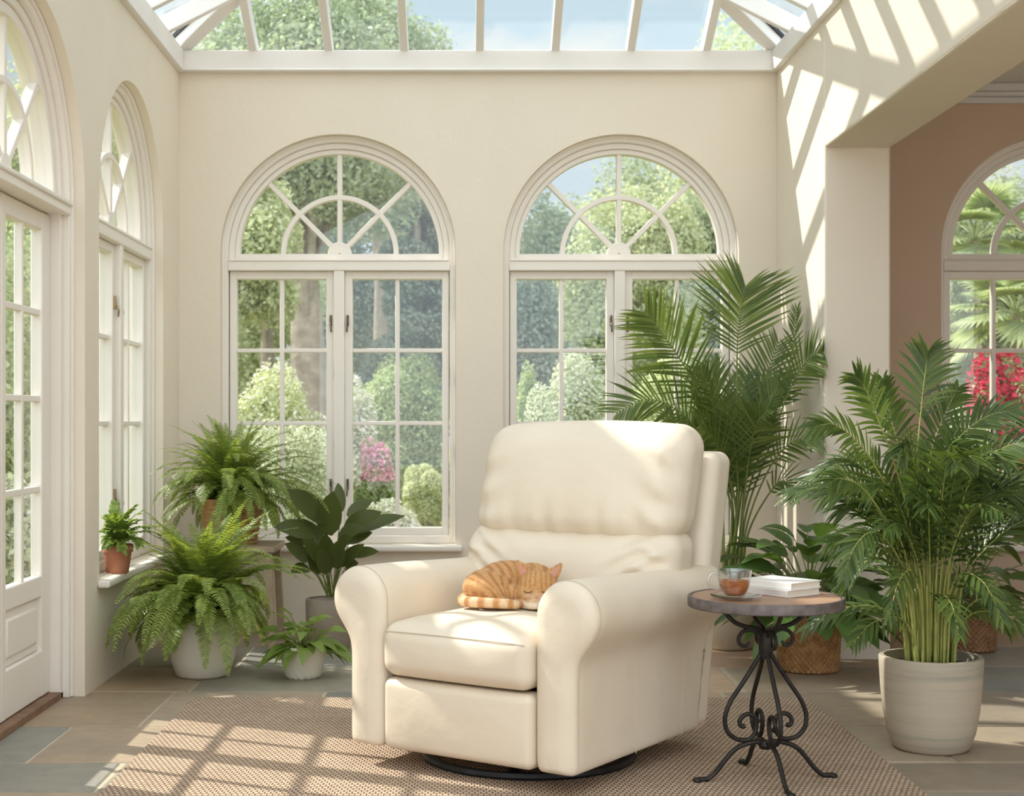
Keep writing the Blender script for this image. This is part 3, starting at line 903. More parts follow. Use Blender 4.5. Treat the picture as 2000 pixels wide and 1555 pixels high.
    at_ = nt.nodes.new('ShaderNodeVertexColor'); at_.layer_name = 'fur'
    nt.links.new(at_.outputs['Color'], bs.inputs['Base Color']); bs.inputs['Roughness'].default_value = 0.8; bs.inputs['Specular IOR Level'].default_value = 0.2
    bs.inputs['Sheen Weight'].default_value = 0.25; bs.inputs['Sheen Tint'].default_value = (1, 0.8, 0.6, 1)
    zoff = np.array((0, 0, 0.0))
    b = MB(); C = coat(V); b.add(V, F)
    tri, tf, tc = furred(V, F, Nn, C, 26000, 0.0062, lambda P: np.stack((-(P[:,0]-0.09)*0 - 1.0 + 0*P[:,1], 0.6*np.ones(len(P)), -0.5*np.ones(len(P))), 1))
    b.add(tri, tf)
    body = b.build('sleeping_cat', mcat, smooth=180, attr={'fur': np.concatenate((C, tc))})
    body.location = tuple(base); body.rotation_euler = (0, 0, rad(-6))
    tag(body, 'orange tabby cat curled up asleep on the recliner seat', 'cat')
    # tail lying round the front
    P = smooth_path([(-0.128, 0.055, 0.030), (-0.152, 0.015, 0.020), (-0.150, -0.030, 0.0185), (-0.115, -0.060, 0.018), (-0.060, -0.072, 0.0175), (-0.005, -0.078, 0.016), (0.035, -0.078, 0.0145)], 60)
    R = np.interp(np.linspace(0, 1, 60), [0, 0.2, 0.6, 0.92, 1], [0.019, 0.0175, 0.0165, 0.014, 0.006])
    tb = MB(); tb.tube(P, R, 18)
    Vt, Ft = np.concatenate(tb.v), [f for f in tb.f if len(f) == 4]
    Nt = norm(Vt - np.repeat(P, 18, 0)); tt = np.repeat(np.linspace(0, 1, 60), 18)
    ring = smoothstep((np.sin(tt*46)+0.1)/0.7)[:,None]
    up = np.clip(Nt[:,2], 0, 1)[:,None]*0
    Ct = np.array((0.74, 0.56, 0.36))*(1-ring) + np.array((0.55, 0.28, 0.11))*ring
    tri, tf, tc = furred(Vt, Ft, Nt, Ct, 5000, 0.0065, lambda Q: np.tile((0.9, -0.2, 0.15), (len(Q), 1)))
    tb.add(tri, tf)
    tb.build('tail', mcat, body, smooth=180, attr={'fur': np.concatenate((Ct, tc))})
    pink = surf('pink_skin', (0.62, 0.30, 0.22), None, 0.6)
    dark = surf('closed_eyelid', (0.10, 0.04, 0.02), None, 0.6)
    for (bc, tp) in (EL, ER):
        bc, tp = np.array(bc), np.array(tp); e_ = MB()
        ax = norm(tp-bc); s = norm(np.cross(ax, (0,-1,0.25))); f = norm(np.cross(ax, s))
        if f[1] > 0: f = -f
        q = bc + f*0.0085; L = np.linalg.norm(tp-bc)
        K = 8
        Vv = [q + s*0.0125*(1-t)*sg + ax*L*(0.05+0.78*t) + f*(0.0004 - 0.004*t) for t in np.linspace(0, 1, K) for sg in (-1, 0, 1)]
        e_.add(Vv, [(3*i+j, 3*i+j+1, 3*i+j+4, 3*i+j+3) for i in range(K-1) for j in (0, 1)])
        e_.add([(v[0], v[1]+0.001, v[2]) for v in Vv], [(3*i+j+3, 3*i+j+4, 3*i+j+1, 3*i+j) for i in range(K-1) for j in (0, 1)])
        e_.build('inner_ear', pink, body)
    e_ = MB(); bmn = bmesh.new(); bmesh.ops.create_icosphere(bmn, subdivisions=2, radius=1.0, matrix=Matrix.Translation((0.079, -0.0725, 0.039)) @ Matrix.Diagonal((0.0058, 0.0042, 0.0042, 1)))
    mm = bpy.data.meshes.new('tmp'); bmn.to_mesh(mm); bmn.free()
    e_.add([v.co for v in mm.vertices], [tuple(p.vertices) for p in mm.polygons]); e_.build('nose', pink, body, smooth=180)
    KD = V[:, :]
    for sg in (-1, 1):
        e_ = MB(); pts = []
        for t in np.linspace(-1, 1, 9):
            x = 0.079 + sg*0.0275 + t*0.0125; z = 0.0535 - 0.0035*(1-t*t) - sg*t*0.003*0
            c = np.where((np.abs(KD[:,0]-x) < 0.004) & (np.abs(KD[:,2]-z) < 0.004))[0]
            y = KD[c,1].min() if len(c) else -0.05
            pts.append((x, y-0.0022, z))
        e_.tube(pts, 0.0014, 6); e_.build('closed_eye', dark, body)
cat()

# ------------------------------------------------------------------ wrought iron side table
M['iron'] = surf('wrought_iron', (0.045, 0.040, 0.036), (0.022, 0.020, 0.019), 0.48, 30, 0.3, 90, 0.002, metal=0.6)
def wood_top():
    m, nt, b = new_mat('weathered_table_wood')
    tc = nt.nodes.new('ShaderNodeTexCoord'); mp = nt.nodes.new('ShaderNodeMapping')
    mp.inputs['Scale'].default_value = (2.0, 26.0, 4.0); mp.inputs['Rotation'].default_value = (0, 0, 0.5)
    nt.links.new(tc.outputs['Object'], mp.inputs[0])
    n = noise(nt, 2.2, 6, 0.6, mp.outputs[0])
    r = ramp(nt, n.outputs['Fac'], [(0.25, (0.22, 0.115, 0.07)), (0.55, (0.38, 0.22, 0.14)), (0.8, (0.52, 0.33, 0.22))])
    nt.links.new(r.outputs[0], b.inputs['Base Color']); b.inputs['Roughness'].default_value = 0.42
    bump(nt, b, n.outputs['Fac'], 0.15, 0.004)
    return m
M['tablewood'] = wood_top()
M['rim'] = surf('worn_grey_metal_rim', (0.20, 0.17, 0.16), (0.09, 0.075, 0.07), 0.5, 26, 0.4, 50, 0.003, metal=0.3)
TX, TY, TZ = 0.888, 4.285, 0.549
tbl = empty('side_table', (TX, TY, RUGZ))
tag(tbl, 'small round side table with wooden top and scrolled black iron legs', 'side table')
to = np.array((TX, TY, RUGZ))
b = MB(); b.lathe([(0.0001, TZ-0.026), (0.214, TZ-0.026), (0.217, TZ-0.004), (0.214, TZ), (0.0001, TZ)], 96, (TX, TY, 0))
b.build('tabletop', M['tablewood'], tbl, off=to)
b = MB(); b.lathe([(0.2165, TZ-0.030), (0.225, TZ-0.030), (0.2275, TZ-0.027), (0.2275, TZ-0.003), (0.225, TZ+0.0015), (0.2165, TZ+0.001)], 96, (TX, TY, 0), close=True)
b.build('metal_rim', M['rim'], tbl, off=to)
def crop_rz(pts):   # curve read off the photograph: (radius, height) of one side leg
    return [((x-595)/2048, 0.7216 - y/2048 + 0.0085) for x, y in pts]
bracket = crop_rz([(885,414), (860,450), (800,515), (740,545), (690,556), (640,568), (615,600), (608,640)])
scroll_up = crop_rz([(612,690), (618,640), (634,602), (662,580), (700,570), (738,582), (762,612), (764,640), (748,662), (720,668), (702,652), (704,640)])
main = crop_rz([(606,640), (612,690), (660,770), (740,890), (810,990), (842,1060), (850,1110), (842,1160), (815,1200), (770,1226), (720,1232), (688,1220), (664,1190), (654,1150), (656,1115), (672,1090), (702,1077), (736,1086), (756,1112), (756,1135), (742,1150), (724,1146)])
foot = crop_rz([(600,1255), (650,1245), (705,1252), (760,1270), (808,1302), (850,1350), (890,1400), (930,1440), (975,1468), (1020,1488)])
for k in range(4):
    a = rad(8 + 90*k); c, s = math.cos(a), math.sin(a)
    W3d = lambda P, n: np.array([(TX + r*c, TY + r*s, z) for r, z in smooth_path(np.array(P), n)])
    b = MB(); b.tube(W3d(main, 90), 0.0068, 10); leg = b.build('leg', M['iron'], tbl, off=to)
    fp = W3d(foot, 40); fp[:,2] = np.maximum(fp[:,2], RUGZ+0.007)
    b = MB(); b.tube(fp, 0.0072, 10)
    e_ = fp[-1]; b.lathe([(0.0001, 0), (0.012, 0), (0.014, 0.004), (0.010, 0.011), (0.0001, 0.013)], 16, (e_[0], e_[1], RUGZ))
    b.build('foot', M['iron'], leg, off=to)
    b = MB(); b.tube(W3d(bracket, 40), 0.0068, 10); b.build('bracket', M['iron'], tbl, off=to)
    b = MB(); b.tube(W3d(scroll_up, 50), np.interp(np.linspace(0,1,50), [0,0.8,1], [0.0062,0.0055,0.0042]), 10); b.build('scroll', M['iron'], tbl, off=to)
b = MB(); b.lathe([(0.0001, 0.365), (0.017, 0.367), (0.021, 0.38), (0.021, 0.43), (0.017, 0.444), (0.0001, 0.446)], 24, (TX, TY, 0))
b.build('collar', M['iron'], tbl, off=to); b = MB()
b.lathe([(0.0001, 0.10), (0.018, 0.102), (0.022, 0.112), (0.016, 0.125), (0.0001, 0.128)], 24, (TX, TY, 0))
b.build('collar', M['iron'], tbl, off=to)

# ------------------------------------------------------------------ tea and books
M['cupglass'] = glass_mat('cup_glass', (0.95, 0.955, 0.95), gloss=0.15, edge=1.0, rough=0.02)
def tea_mat():
    m, nt, b = new_mat('black_tea')
    n = noise(nt, 60, 2)
    r = ramp(nt, n.outputs['Fac'], [(0.35, (0.62, 0.17, 0.012)), (0.7, (0.86, 0.36, 0.05))])
    nt.links.new(r.outputs[0], b.inputs['Base Color']); b.inputs['Roughness'].default_value = 0.08
    t = nt.nodes.new('ShaderNodeBsdfTransparent'); t.inputs[0].default_value = (0.95, 0.50, 0.12, 1)
    mix = nt.nodes.new('ShaderNodeMixShader'); mix.inputs[0].default_value = 0.45
    nt.links.new(b.outputs[0], mix.inputs[1]); nt.links.new(t.outputs[0], mix.inputs[2]); nt.links.new(mix.outputs[0], nt.nodes['Material Output'].inputs['Surface'])
    return m
M['tea'] = tea_mat()
CX, CY = 0.782, 4.21; top = TZ + 0.0005
b = MB(); b.lathe([(0.0001, 0.003), (0.030, 0.003), (0.050, 0.006), (0.073, 0.013), (0.074, 0.0155), (0.050, 0.009), (0.030, 0.006), (0.0001, 0.006)], 64, (CX+0.004, CY, top-0.0025))
sau = b.build('glass_saucer', M['cupglass'], smooth=50, off=(CX, CY, top)); sau.location = (CX, CY, top)
tag(sau, 'clear glass saucer under the teacup on the side table', 'saucer')
cz = top + 0.0045
cup = empty('glass_teacup', (CX, CY, cz)); tag(cup, 'clear glass teacup of amber tea on the side table', 'teacup')
outer = [(0.0001, 0.0), (0.022, 0.0), (0.028, 0.004), (0.036, 0.016), (0.043, 0.034), (0.0475, 0.056), (0.0495, 0.078), (0.0500, 0.080)]
inner = [(0.0480, 0.079), (0.0457, 0.056), (0.0412, 0.035), (0.034, 0.018), (0.026, 0.008), (0.0001, 0.006)]
b = MB(); b.lathe(outer + inner, 64, (CX, CY, cz)); b.build('bowl', M['cupglass'], cup, smooth=60, off=(CX, CY, cz))
b = MB(); b.lathe([(0.0001, 0.0075), (0.0252, 0.0088), (0.0335, 0.0185), (0.0405, 0.035), (0.0425, 0.042), (0.0442, 0.050), (0.0001, 0.050)], 48, (CX, CY, cz)); b.build('tea', M['tea'], cup, smooth=50, off=(CX, CY, cz))
ha = rad(190); hc, hs = math.cos(ha), math.sin(ha)
b = MB(); b.tube([(CX + r*hc, CY + r*hs, cz + z) for r, z in smooth_path([(0.046, 0.066), (0.060, 0.073), (0.074, 0.066), (0.079, 0.050), (0.073, 0.034), (0.058, 0.026), (0.0405, 0.028)], 30)], 0.0042, 10)
b.build('handle', M['cupglass'], cup, smooth=80, off=(CX, CY, cz))

M['cover'] = surf('white_book_cover', (0.83, 0.81, 0.78), (0.79, 0.77, 0.74), 0.45, 6)
M['cover2'] = surf('mottled_white_book_cover', (0.80, 0.77, 0.74), (0.55, 0.50, 0.48), 0.45, 9)
def page_mat():
    m, nt, b = new_mat('book_pages')
    tc = nt.nodes.new('ShaderNodeTexCoord'); mp = nt.nodes.new('ShaderNodeMapping'); mp.inputs['Scale'].default_value = (2, 2, 900)
    nt.links.new(tc.outputs['Object'], mp.inputs[0]); n = noise(nt, 1.0, 2, 0.5, mp.outputs[0])
    r = ramp(nt, n.outputs['Fac'], [(0.3, (0.66, 0.60, 0.50)), (0.7, (0.78, 0.73, 0.64))])
    nt.links.new(r.outputs[0], b.inputs['Base Color']); b.inputs['Roughness'].default_value = 0.9
    return m
M['pages'] = page_mat()
def book(label, c, rz, L, W, T, mat):
    o = empty('book', c, rz); tag(o, label, 'book', 'books on the side table')
    t = 0.0022
    b = MB(); b.box((-W/2, -L/2, 0), (W/2, L/2, t)); b.box((-W/2, -L/2, T-t), (W/2, L/2, T)); b.box((-W/2-0.001, -L/2, 0.0005), (-W/2+t, L/2, T-0.0005))
    bevel(b.build('cover', mat, o), 0.0006, 1)
    b = MB(); b.box((-W/2+t, -L/2+0.004, t), (W/2-0.004, L/2-0.004, T-t)); b.build('pages', M['pages'], o, smooth=None)
BRZ = rad(37)
book('lower white book with mottled cover at the bottom of the pair', (0.942, 4.358, top), BRZ, 0.195, 0.148, 0.021, M['cover2'])
book('upper white book lying on top of the mottled one', (0.950, 4.366, top+0.0212), BRZ+0.05, 0.188, 0.144, 0.020, M['cover'])
# ------------------------------------------------------------------ plants
G = {}
G['fern'] = leaf_mat('fern_leaf', (0.32, 0.40, 0.10), (0.15, 0.225, 0.05), 0.42, 0.42)
G['palm'] = leaf_mat('palm_leaf', (0.16, 0.22, 0.055), (0.065, 0.115, 0.03), 0.40, 0.32)
G['areca'] = leaf_mat('areca_leaf', (0.125, 0.185, 0.045), (0.048, 0.09, 0.024), 0.36, 0.30)
G['lily'] = leaf_mat('peace_lily_leaf', (0.12, 0.20, 0.055), (0.055, 0.115, 0.03), 0.30, 0.25, spec=0.5)
G['dark'] = leaf_mat('dark_glossy_leaf', (0.105, 0.13, 0.035), (0.04, 0.06, 0.02), 0.33, 0.34, spec=0.35)
G['bright'] = leaf_mat('bright_soft_leaf', (0.28, 0.38, 0.09), (0.15, 0.24, 0.055), 0.42, 0.40)
G['stem'] = surf('green_stem', (0.22, 0.27, 0.07), (0.13, 0.17, 0.045), 0.5, 12)
G['cane'] = surf('yellow_green_cane', (0.42, 0.42, 0.12), (0.24, 0.27, 0.07), 0.42, 14)
G['soil'] = surf('dark_soil', (0.075, 0.05, 0.035), (0.03, 0.02, 0.015), 0.95, 60, 0.6, 120, 0.01)
M['whitepot'] = surf('white_ceramic', (0.74, 0.70, 0.62), (0.70, 0.655, 0.57), 0.38, 5, 0.1, 30, 0.004)
M['terracotta'] = surf('terracotta', (0.50, 0.21, 0.12), (0.40, 0.15, 0.085), 0.75, 12, 0.2, 60, 0.003)
M['greypot'] = surf('taupe_clay', (0.33, 0.27, 0.21), (0.26, 0.21, 0.165), 0.7, 10, 0.2, 50, 0.003)
M['creampot'] = surf('cream_glazed_clay', (0.56, 0.49, 0.37), (0.49, 0.42, 0.31), 0.5, 8, 0.1, 40, 0.003)
M['basket'] = surf('woven_rattan', (0.50, 0.28, 0.12), (0.31, 0.15, 0.055), 0.6, 30, 0.4, 160, 0.003)
M['basket_dark'] = surf('brown_woven_rattan', (0.36, 0.19, 0.095), (0.21, 0.10, 0.045), 0.6, 30, 0.4, 160, 0.003)
def band_pot(name, c, bands, rough=0.6, axis_scale=26.0):
    m, nt, b = new_mat(name)
    tc = nt.nodes.new('ShaderNodeTexCoord'); mp = nt.nodes.new('ShaderNodeMapping'); mp.inputs['Scale'].default_value = (1.2, 1.2, axis_scale)
    nt.links.new(tc.outputs['Object'], mp.inputs[0]); n = noise(nt, 1.0, 5, 0.65, mp.outputs[0])
    r = ramp(nt, n.outputs['Fac'], [(0.28, bands), (0.5, c), (0.75, tuple(min(1, q*1.12) for q in c))])
    nt.links.new(r.outputs[0], b.inputs['Base Color']); b.inputs['Roughness'].default_value = rough
    n2 = noise(nt, 90, 4, 0.6); bump(nt, b, n2.outputs['Fac'], 0.15, 0.003)
    return m
M['stonepot'] = band_pot('banded_stoneware', (0.47, 0.40, 0.31), (0.29, 0.29, 0.24), 0.62)

PL = None
def pot(root, base, prof, mat, soil_z, soil_r, n=64, rfun=None, name='pot', inner=0.012):
    """a pot turned from its outer profile, with a wall and soil"""
    base = np.array(base, float)
    prof = list(prof)
    inn = [(max(r-inner, 0.001), z) for r, z in reversed(prof) if z >= soil_z-0.03] + [(0.001, soil_z-0.03)]
    b = MB(); b.lathe([(0.001, prof[0][1])] + prof + inn, n, (0,0,0), rfun=rfun); p = b.build(name, mat, root, smooth=50)
    b = MB(); b.lathe([(0.001, soil_z-0.015), (soil_r, soil_z-0.015), (soil_r, soil_z-0.004), (soil_r*0.6, soil_z+0.004), (0.001, soil_z+0.006)], 32); b.build('soil', G['soil'], root, smooth=50)
    return p

def confine(V, xmin=-9, xmax=9, ymax=9, zmin=-9):
    V = V.copy()
    V[:,0] = np.clip(V[:,0], xmin, xmax); V[:,1] = np.minimum(V[:,1], ymax); V[:,2] = np.maximum(V[:,2], zmin)
    return V

def frond_mesh(P, pairs, Ll, Wl, ang, t0=0.05, nref=None, lift=0.15, droop=0.25, segs=3, fold=0.2, prof='lance', rach=0.0022, shape=None, rs=None, one_side=None, tipang=None, jit=0.05):
    """one pinnate leaf along the path P: the rachis and its paired leaflets"""
    P = np.asarray(P, float); m = len(P)
    T = norm(np.gradient(P, axis=0))
    if nref is None:
        h = np.cross(T, (0,0,1.0)); S = norm(h)
    else:
        S = norm(np.cross(T, np.asarray(nref, float)))
    for i in range(1, m):
        if np.dot(S[i], S[i-1]) < 0: S[i] = -S[i]
    N = np.cross(S, T)
    if nref is None and N[:,2].mean() < 0: N = -N
    if nref is not None and (N@np.asarray(nref, float)).mean() < 0: N = -N
    b = MB(); b.tube(P, np.interp(np.linspace(0,1,m), [0, 1], [rach, rach*0.3]), 5, caps=False)
    t = np.linspace(t0, 0.995, pairs); idx = t*(m-1); i0 = np.minimum(idx.astype(int), m-2); f = (idx-i0)[:,None]
    lerp = lambda A: A[i0]*(1-f) + A[i0+1]*f
    p, tt, s, n = lerp(P), norm(lerp(T)), norm(lerp(S)), norm(lerp(N))
    u = (t-t0)/(1-t0)
    sh = shape(u) if shape else np.sin(PI*np.clip(u*0.9+0.1, 0, 1))**0.6
    rs = rs or np.random.default_rng(1)
    a0, a1 = ang, (tipang if tipang is not None else ang*0.55)
    for sg in ((-1, 1) if one_side is None else (one_side,)):
        a = np.radians(a0 + (a1-a0)*u + rs.normal(0, jit*40, pairs))
        d = np.cos(a)[:,None]*tt + np.sin(a)[:,None]*(sg*s) + lift*n + rs.normal(0, jit, (pairs, 3))
        L = Ll*sh*rs.uniform(0.9, 1.08, pairs)
        V, F = blades(p, d, n, L, Wl*(0.55+0.45*sh), droop*rs.uniform(0.5, 1.4, pairs), segs, fold, prof)
        b.add(V, F)
    return b

def arc_path(c, az, e0, e1, L, n=26, wig=0.0):
    """a stalk that starts at elevation e0 and bends to e1 along its length"""
    t = np.linspace(0, 1, n); e = e0 + (e1-e0)*t**1.15
    a = az + wig*t
    d = np.stack((np.cos(e)*np.cos(a), np.cos(e)*np.sin(a), np.sin(e)), 1)*(L/(n-1))
    return np.array(c, float) + np.vstack((np.zeros(3), np.cumsum(d, 0)[:-1]))

def fern(root, base, crown, nf, Lr, seed, lim, pw=0.05, ww=0.013, pairs=36, mat='fern', hang=0.5):
    rs = np.random.default_rng(seed); base = np.array(base, float); rest = MB()
    for i in range(nf):
        k = rs.random()
        az = i*2.39996 + rs.normal(0, 0.15)
        if rs.random() < hang and k > 0.25:
            e0, e1, L = rad(rs.uniform(12, 62)), rad(rs.uniform(-92, -66)), rs.uniform(*Lr)*rs.uniform(0.66, 0.92)
        else:
            e0, e1, L = rad(88 - 48*k + rs.normal(0, 6)), rad(38 - 112*k**0.75 + rs.normal(0, 12)), rs.uniform(*Lr)*(0.80 + 0.26*k)
        c = np.array(crown) + np.array((math.cos(az), math.sin(az), 0))*0.045*k
        for _ in range(16):
            P = arc_path(c, az, e0, e1, L, 28, rs.normal(0, 0.25))
            if lim(P): break
            L *= 0.93; e1 = e1*0.97 - 0.03; e0 = min(e0+0.03, 1.5)
        sh = lambda u: np.clip(0.35+4*u, 0, 1)*np.clip((1.02-u), 0, 1)**0.55
        b = frond_mesh(P, pairs, pw*(0.8+0.35*L/Lr[1]), ww, 80, 0.06, None, 0.05, 0.20, 3, 0.25, 'lance', 0.0020, sh, rs, tipang=54, jit=0.04)
        if i < 98: b.build('frond', G[mat], root, smooth=180, off=base)
        else: rest.add(np.concatenate(b.v), b.f)
    if nf > 98: tag(rest.build('fronds', G[mat], root, smooth=180, off=base), kind='stuff')

def leafy(root, base, specs, mat, stem_mat=None, prof='leaf', segs=6, name='leaf'):
    """single big leaves: specs of (stalk path, blade direction, blade normal, length, width, droop, curl)"""
    base = np.array(base, float)
    for (P, d, n, L, W, dr, cu_) in specs:
        b = MB(); b.tube(P, np.linspace(0.0032, 0.0022, len(P)), 6, caps=False)
        st = b.build('leaf', stem_mat or G['stem'], root, smooth=180, off=base)
        b = MB(); V, F = blades([P[-1]], [d], [n], L, W, dr, segs, 0.28, prof, cu_); b.add(V, F)
        b.build('leaf_blade', mat, st, smooth=180, off=base)

def leaf_specs(c, n, seed, stalk, L, W, e_in, e_out, lim=None, droop=(0.2, 0.7), aim=None, zmin=None):
    rs = np.random.default_rng(seed); out = []
    for i in range(n):
        k = (i+0.5)/n; az = i*2.39996 + rs.normal(0, 0.3)
        if aim is not None: az = aim(i, az, rs)
        e0 = rad(e_in + (e_out-e_in)*k + rs.normal(0, 6)); sl = rs.uniform(*stalk)*(1.0-0.25*k)
        ll, ww = rs.uniform(*L), rs.uniform(*W)
        for _ in range(10):
            P = arc_path(np.array(c)+np.array((math.cos(az), math.sin(az), 0))*rs.uniform(0, 0.03), az, e0, e0-rad(38), sl, 12)
            d = norm(P[-1]-P[-2]); d = norm(d + np.array((math.cos(az)*0.4, math.sin(az)*0.4, -0.15)))
            if lim is None or lim(np.vstack((P, P[-1]+d*ll))): break
            sl *= 0.85; ll *= 0.93; e0 = min(e0+0.12, 1.5)
        nrm = norm(np.array((-math.cos(az)*0.5, -math.sin(az)*0.5, 1.0)) + rs.normal(0, 0.25, 3))
        out.append((P, d, nrm, ll, ww, rs.uniform(*droop), 0.0))
    return out

# --- large fern in the white pot on the floor by the left wall
base = np.array((-1.09, 6.10, 0.0))
r = empty('potted_fern', base); tag(r, 'big bushy fern in a round white pot on the floor by the left wall', 'plant')
pot(r, base, [(0.095, 0.0), (0.112, 0.012), (0.132, 0.07), (0.138, 0.13), (0.134, 0.20), (0.126, 0.245), (0.122, 0.25)], M['whitepot'], 0.225, 0.108)
fern(r, base, base+(0, 0, 0.255), 170, (0.50, 0.70), 3, lambda P: P[:,0].min() > XL+0.035 and P[:,2].min() > 0.03 and not ((P[:,0] > -0.84) & (P[:,2] < 0.37)).any() and not ((P[:,1] > 6.70) & (P[:,2] > 0.36)).any() and not ((P[:,0] < -1.33) & (P[:,2] > 0.40)).any(), 0.066, 0.0115, 42)

# --- fern in a wicker pot on a small wooden stand, below the left of the back windows
SX, SY = -1.10, 6.93
st = empty('plant_stand', (SX+0.03, SY, 0)); tag(st, 'small pale wooden plant stand under the wicker-potted fern by the back window', 'plant stand')
M['palewood'] = surf('pale_wood', (0.52, 0.40, 0.29), (0.40, 0.29, 0.20), 0.6, 10, 0.15, 40)
b = MB(); b.box((-0.20, -0.19, 0.455), (0.20, 0.19, 0.485)); bevel(b.build('stand_top', M['palewood'], st), 0.006, 2)
for sx in (-1, 1):
    for sy in (-1, 1):
        b = MB(); b.bar((sx*0.165, sy*0.155, 0.457), (sx*0.185, sy*0.175, 0.0), 0.034, 0.034, (0,1,0)); bevel(b.build('leg', M['palewood'], st), 0.004, 2)
for sy in (-1, 1):
    b = MB(); b.box((-0.165, sy*0.157-0.009, 0.405), (0.165, sy*0.157+0.009, 0.456)); bevel(b.build('apron', M['palewood'], st), 0.003, 1)
base = np.array((SX, SY, 0.4855))
r = empty('potted_fern', base); tag(r, 'arching fern in an orange wicker pot raised on a wooden stand before the window', 'plant')
ridge = lambda rr, a, z: rr + 0.0035*np.sin(z*300) + 0.0012*np.sin(a*40 + np.floor(z*48)*PI)
pot(r, base, [(0.118, 0.0)] + [(0.118+0.036*t, 0.004+0.196*t) for t in np.linspace(0, 1, 56)] + [(0.158, 0.206), (0.152, 0.215)], M['basket'], 0.185, 0.135, 120, ridge)
fern(r, base, base+(0, 0, 0.21), 150, (0.44, 0.58), 8, lambda P: P[:,0].min() > XL+0.03 and P[:,1].max() < YB-0.06, 0.056, 0.011, 36)

# --- small fern in terracotta on the left window sill
base = np.array((-1.450, 6.12, 0.4285))
r = empty('potted_plant', base); tag(r, 'little leafy plant in a terracotta pot on the left window sill', 'plant')
pot(r, base, [(0.043, 0.0), (0.046, 0.004), (0.056, 0.075), (0.057, 0.086), (0.063, 0.088), (0.065, 0.116), (0.062, 0.12)], M['terracotta'], 0.108, 0.05, 40, inner=0.008)
rs = np.random.default_rng(5)
for i in range(46):
    az, k = i*2.39996, i/46
    P = arc_path(base+(0,0,0.11), az, rad(88-50*k), rad(40-95*k), rs.uniform(0.10, 0.20), 12)
    P[:,0] = np.maximum(P[:,0], XL-0.012)
    b = frond_mesh(P, 7, 0.034, 0.026, 62, 0.25, None, 0.1, 0.2, 4, 0.2, 'heart', 0.0011, lambda u: np.ones_like(u), rs, jit=0.15)
    b.v = [confine(np.concatenate(b.v), xmin=XL-0.045)]; b.build('sprig', G['bright'], r, smooth=180, off=base)

# --- dark glossy plant in the taupe pot behind the recliner's left arm
base = np.array((-0.625, 6.78, 0.0))
r = empty('potted_rubber_plant', base); tag(r, 'dark glossy broad-leaved plant in a taupe pot behind the recliner arm', 'plant')
pot(r, base, [(0.092, 0.0), (0.098, 0.01), (0.106, 0.12), (0.108, 0.238), (0.105, 0.243)], M['greypot'], 0.22, 0.092)
pp = lambda x, y, Y=6.75: at(x, y, Y)
specs = []
def leaf_px(root_px, base_px, tip_px, W, Y0=6.76, Y1=6.70, nrm=(0, -0.75, 0.65), dr=0.12):
    a, b_, c = pp(*root_px, 6.78), pp(*base_px, Y0), pp(*tip_px, Y1)
    P = smooth_path([a, (a*0.45+b_*0.55)+np.array((0, 0, 0.02)), b_], 12); d = c-b_; L = np.linalg.norm(d)
    specs.append((P, d + np.array((0,0,dr*L)), norm(np.array(nrm, float)), L*1.08, W*1.45, dr, 0.0))
for a in [((640,1165),(638,1020),(558,955),0.085), ((645,1165),(640,1045),(652,955),0.085), ((650,1165),(672,1040),(745,1000),0.075), ((650,1165),(690,1040),(788,1008),0.055,6.80,6.85),
          ((640,1165),(612,1045),(538,1030),0.075,6.72,6.62), ((642,1165),(600,1095),(556,1062),0.06,6.70,6.6), ((640,1165),(604,1110),(570,1118),0.05,6.68,6.6),
          ((650,1165),(660,1075),(688,1050),0.06,6.68,6.60), ((652,1165),(690,1085),(738,1078),0.045,6.72,6.68), ((652,1165),(640,1090),(635,1040),0.05,6.70,6.66),
          ((648,1165),(618,1015),(598,985),0.05,6.85,6.9), ((650,1165),(680,1010),(728,975),0.05,6.85,6.92), ((655,1165),(676,1120),(700,1100),0.06,6.70,6.62),
          ((645,1165),(625,1120),(600,1080),0.05,6.70,6.64), ((650,1165),(666,1000),(660,940),0.04,6.86,6.9), ((646,1165),(630,1070),(580,1010),0.06,6.8,6.82), ((650,1165),(662,1050),(712,1030),0.06,6.72,6.66), ((646,1165),(628,1100),(590,1050),0.05,6.68,6.6), ((650,1165),(668,1105),(712,1062),0.05,6.68,6.62), ((648,1165),(640,1120),(622,1070),0.055,6.66,6.58), ((652,1165),(655,1110),(668,1050),0.06,6.66,6.58), ((650,1165),(676,1060),(726,1040),0.055,6.8,6.82), ((648,1165),(615,1060),(560,1050),0.06,6.82,6.86)]:
    leaf_px(*a)
leafy(r, base, specs, G['dark'], G['stem'])

# --- small white faceted pot with a soft green plant
base = np.array((-0.665, 6.06, 0.0))
r = empty('potted_spider_fern', base); r.name = 'potted_foliage_plant'; tag(r, 'small soft green plant in a faceted white pot beside the big fern', 'plant')
facet = lambda rr, a, z: rr*(1 - 0.035*np.clip((0.085-z)/0.085, 0, 1)*np.abs(np.sin(a*8 + z*60)))
pot(r, base, [(0.068, 0.0), (0.078, 0.012)] + [(0.078+0.015*math.sin(t*PI/2), 0.012+0.105*t) for t in np.linspace(0.08, 1, 16)] + [(0.093, 0.13), (0.090, 0.134)], M['whitepot'], 0.118, 0.078, 96, facet)
leafy(r, base, leaf_specs(base+(0,0,0.12), 48, 21, (0.05, 0.15), (0.08, 0.12), (0.045, 0.065), 84, 8, lambda P: P[:,2].min() > 0.05, (0.2, 0.6)), G['bright'], G['stem'], prof='heart')

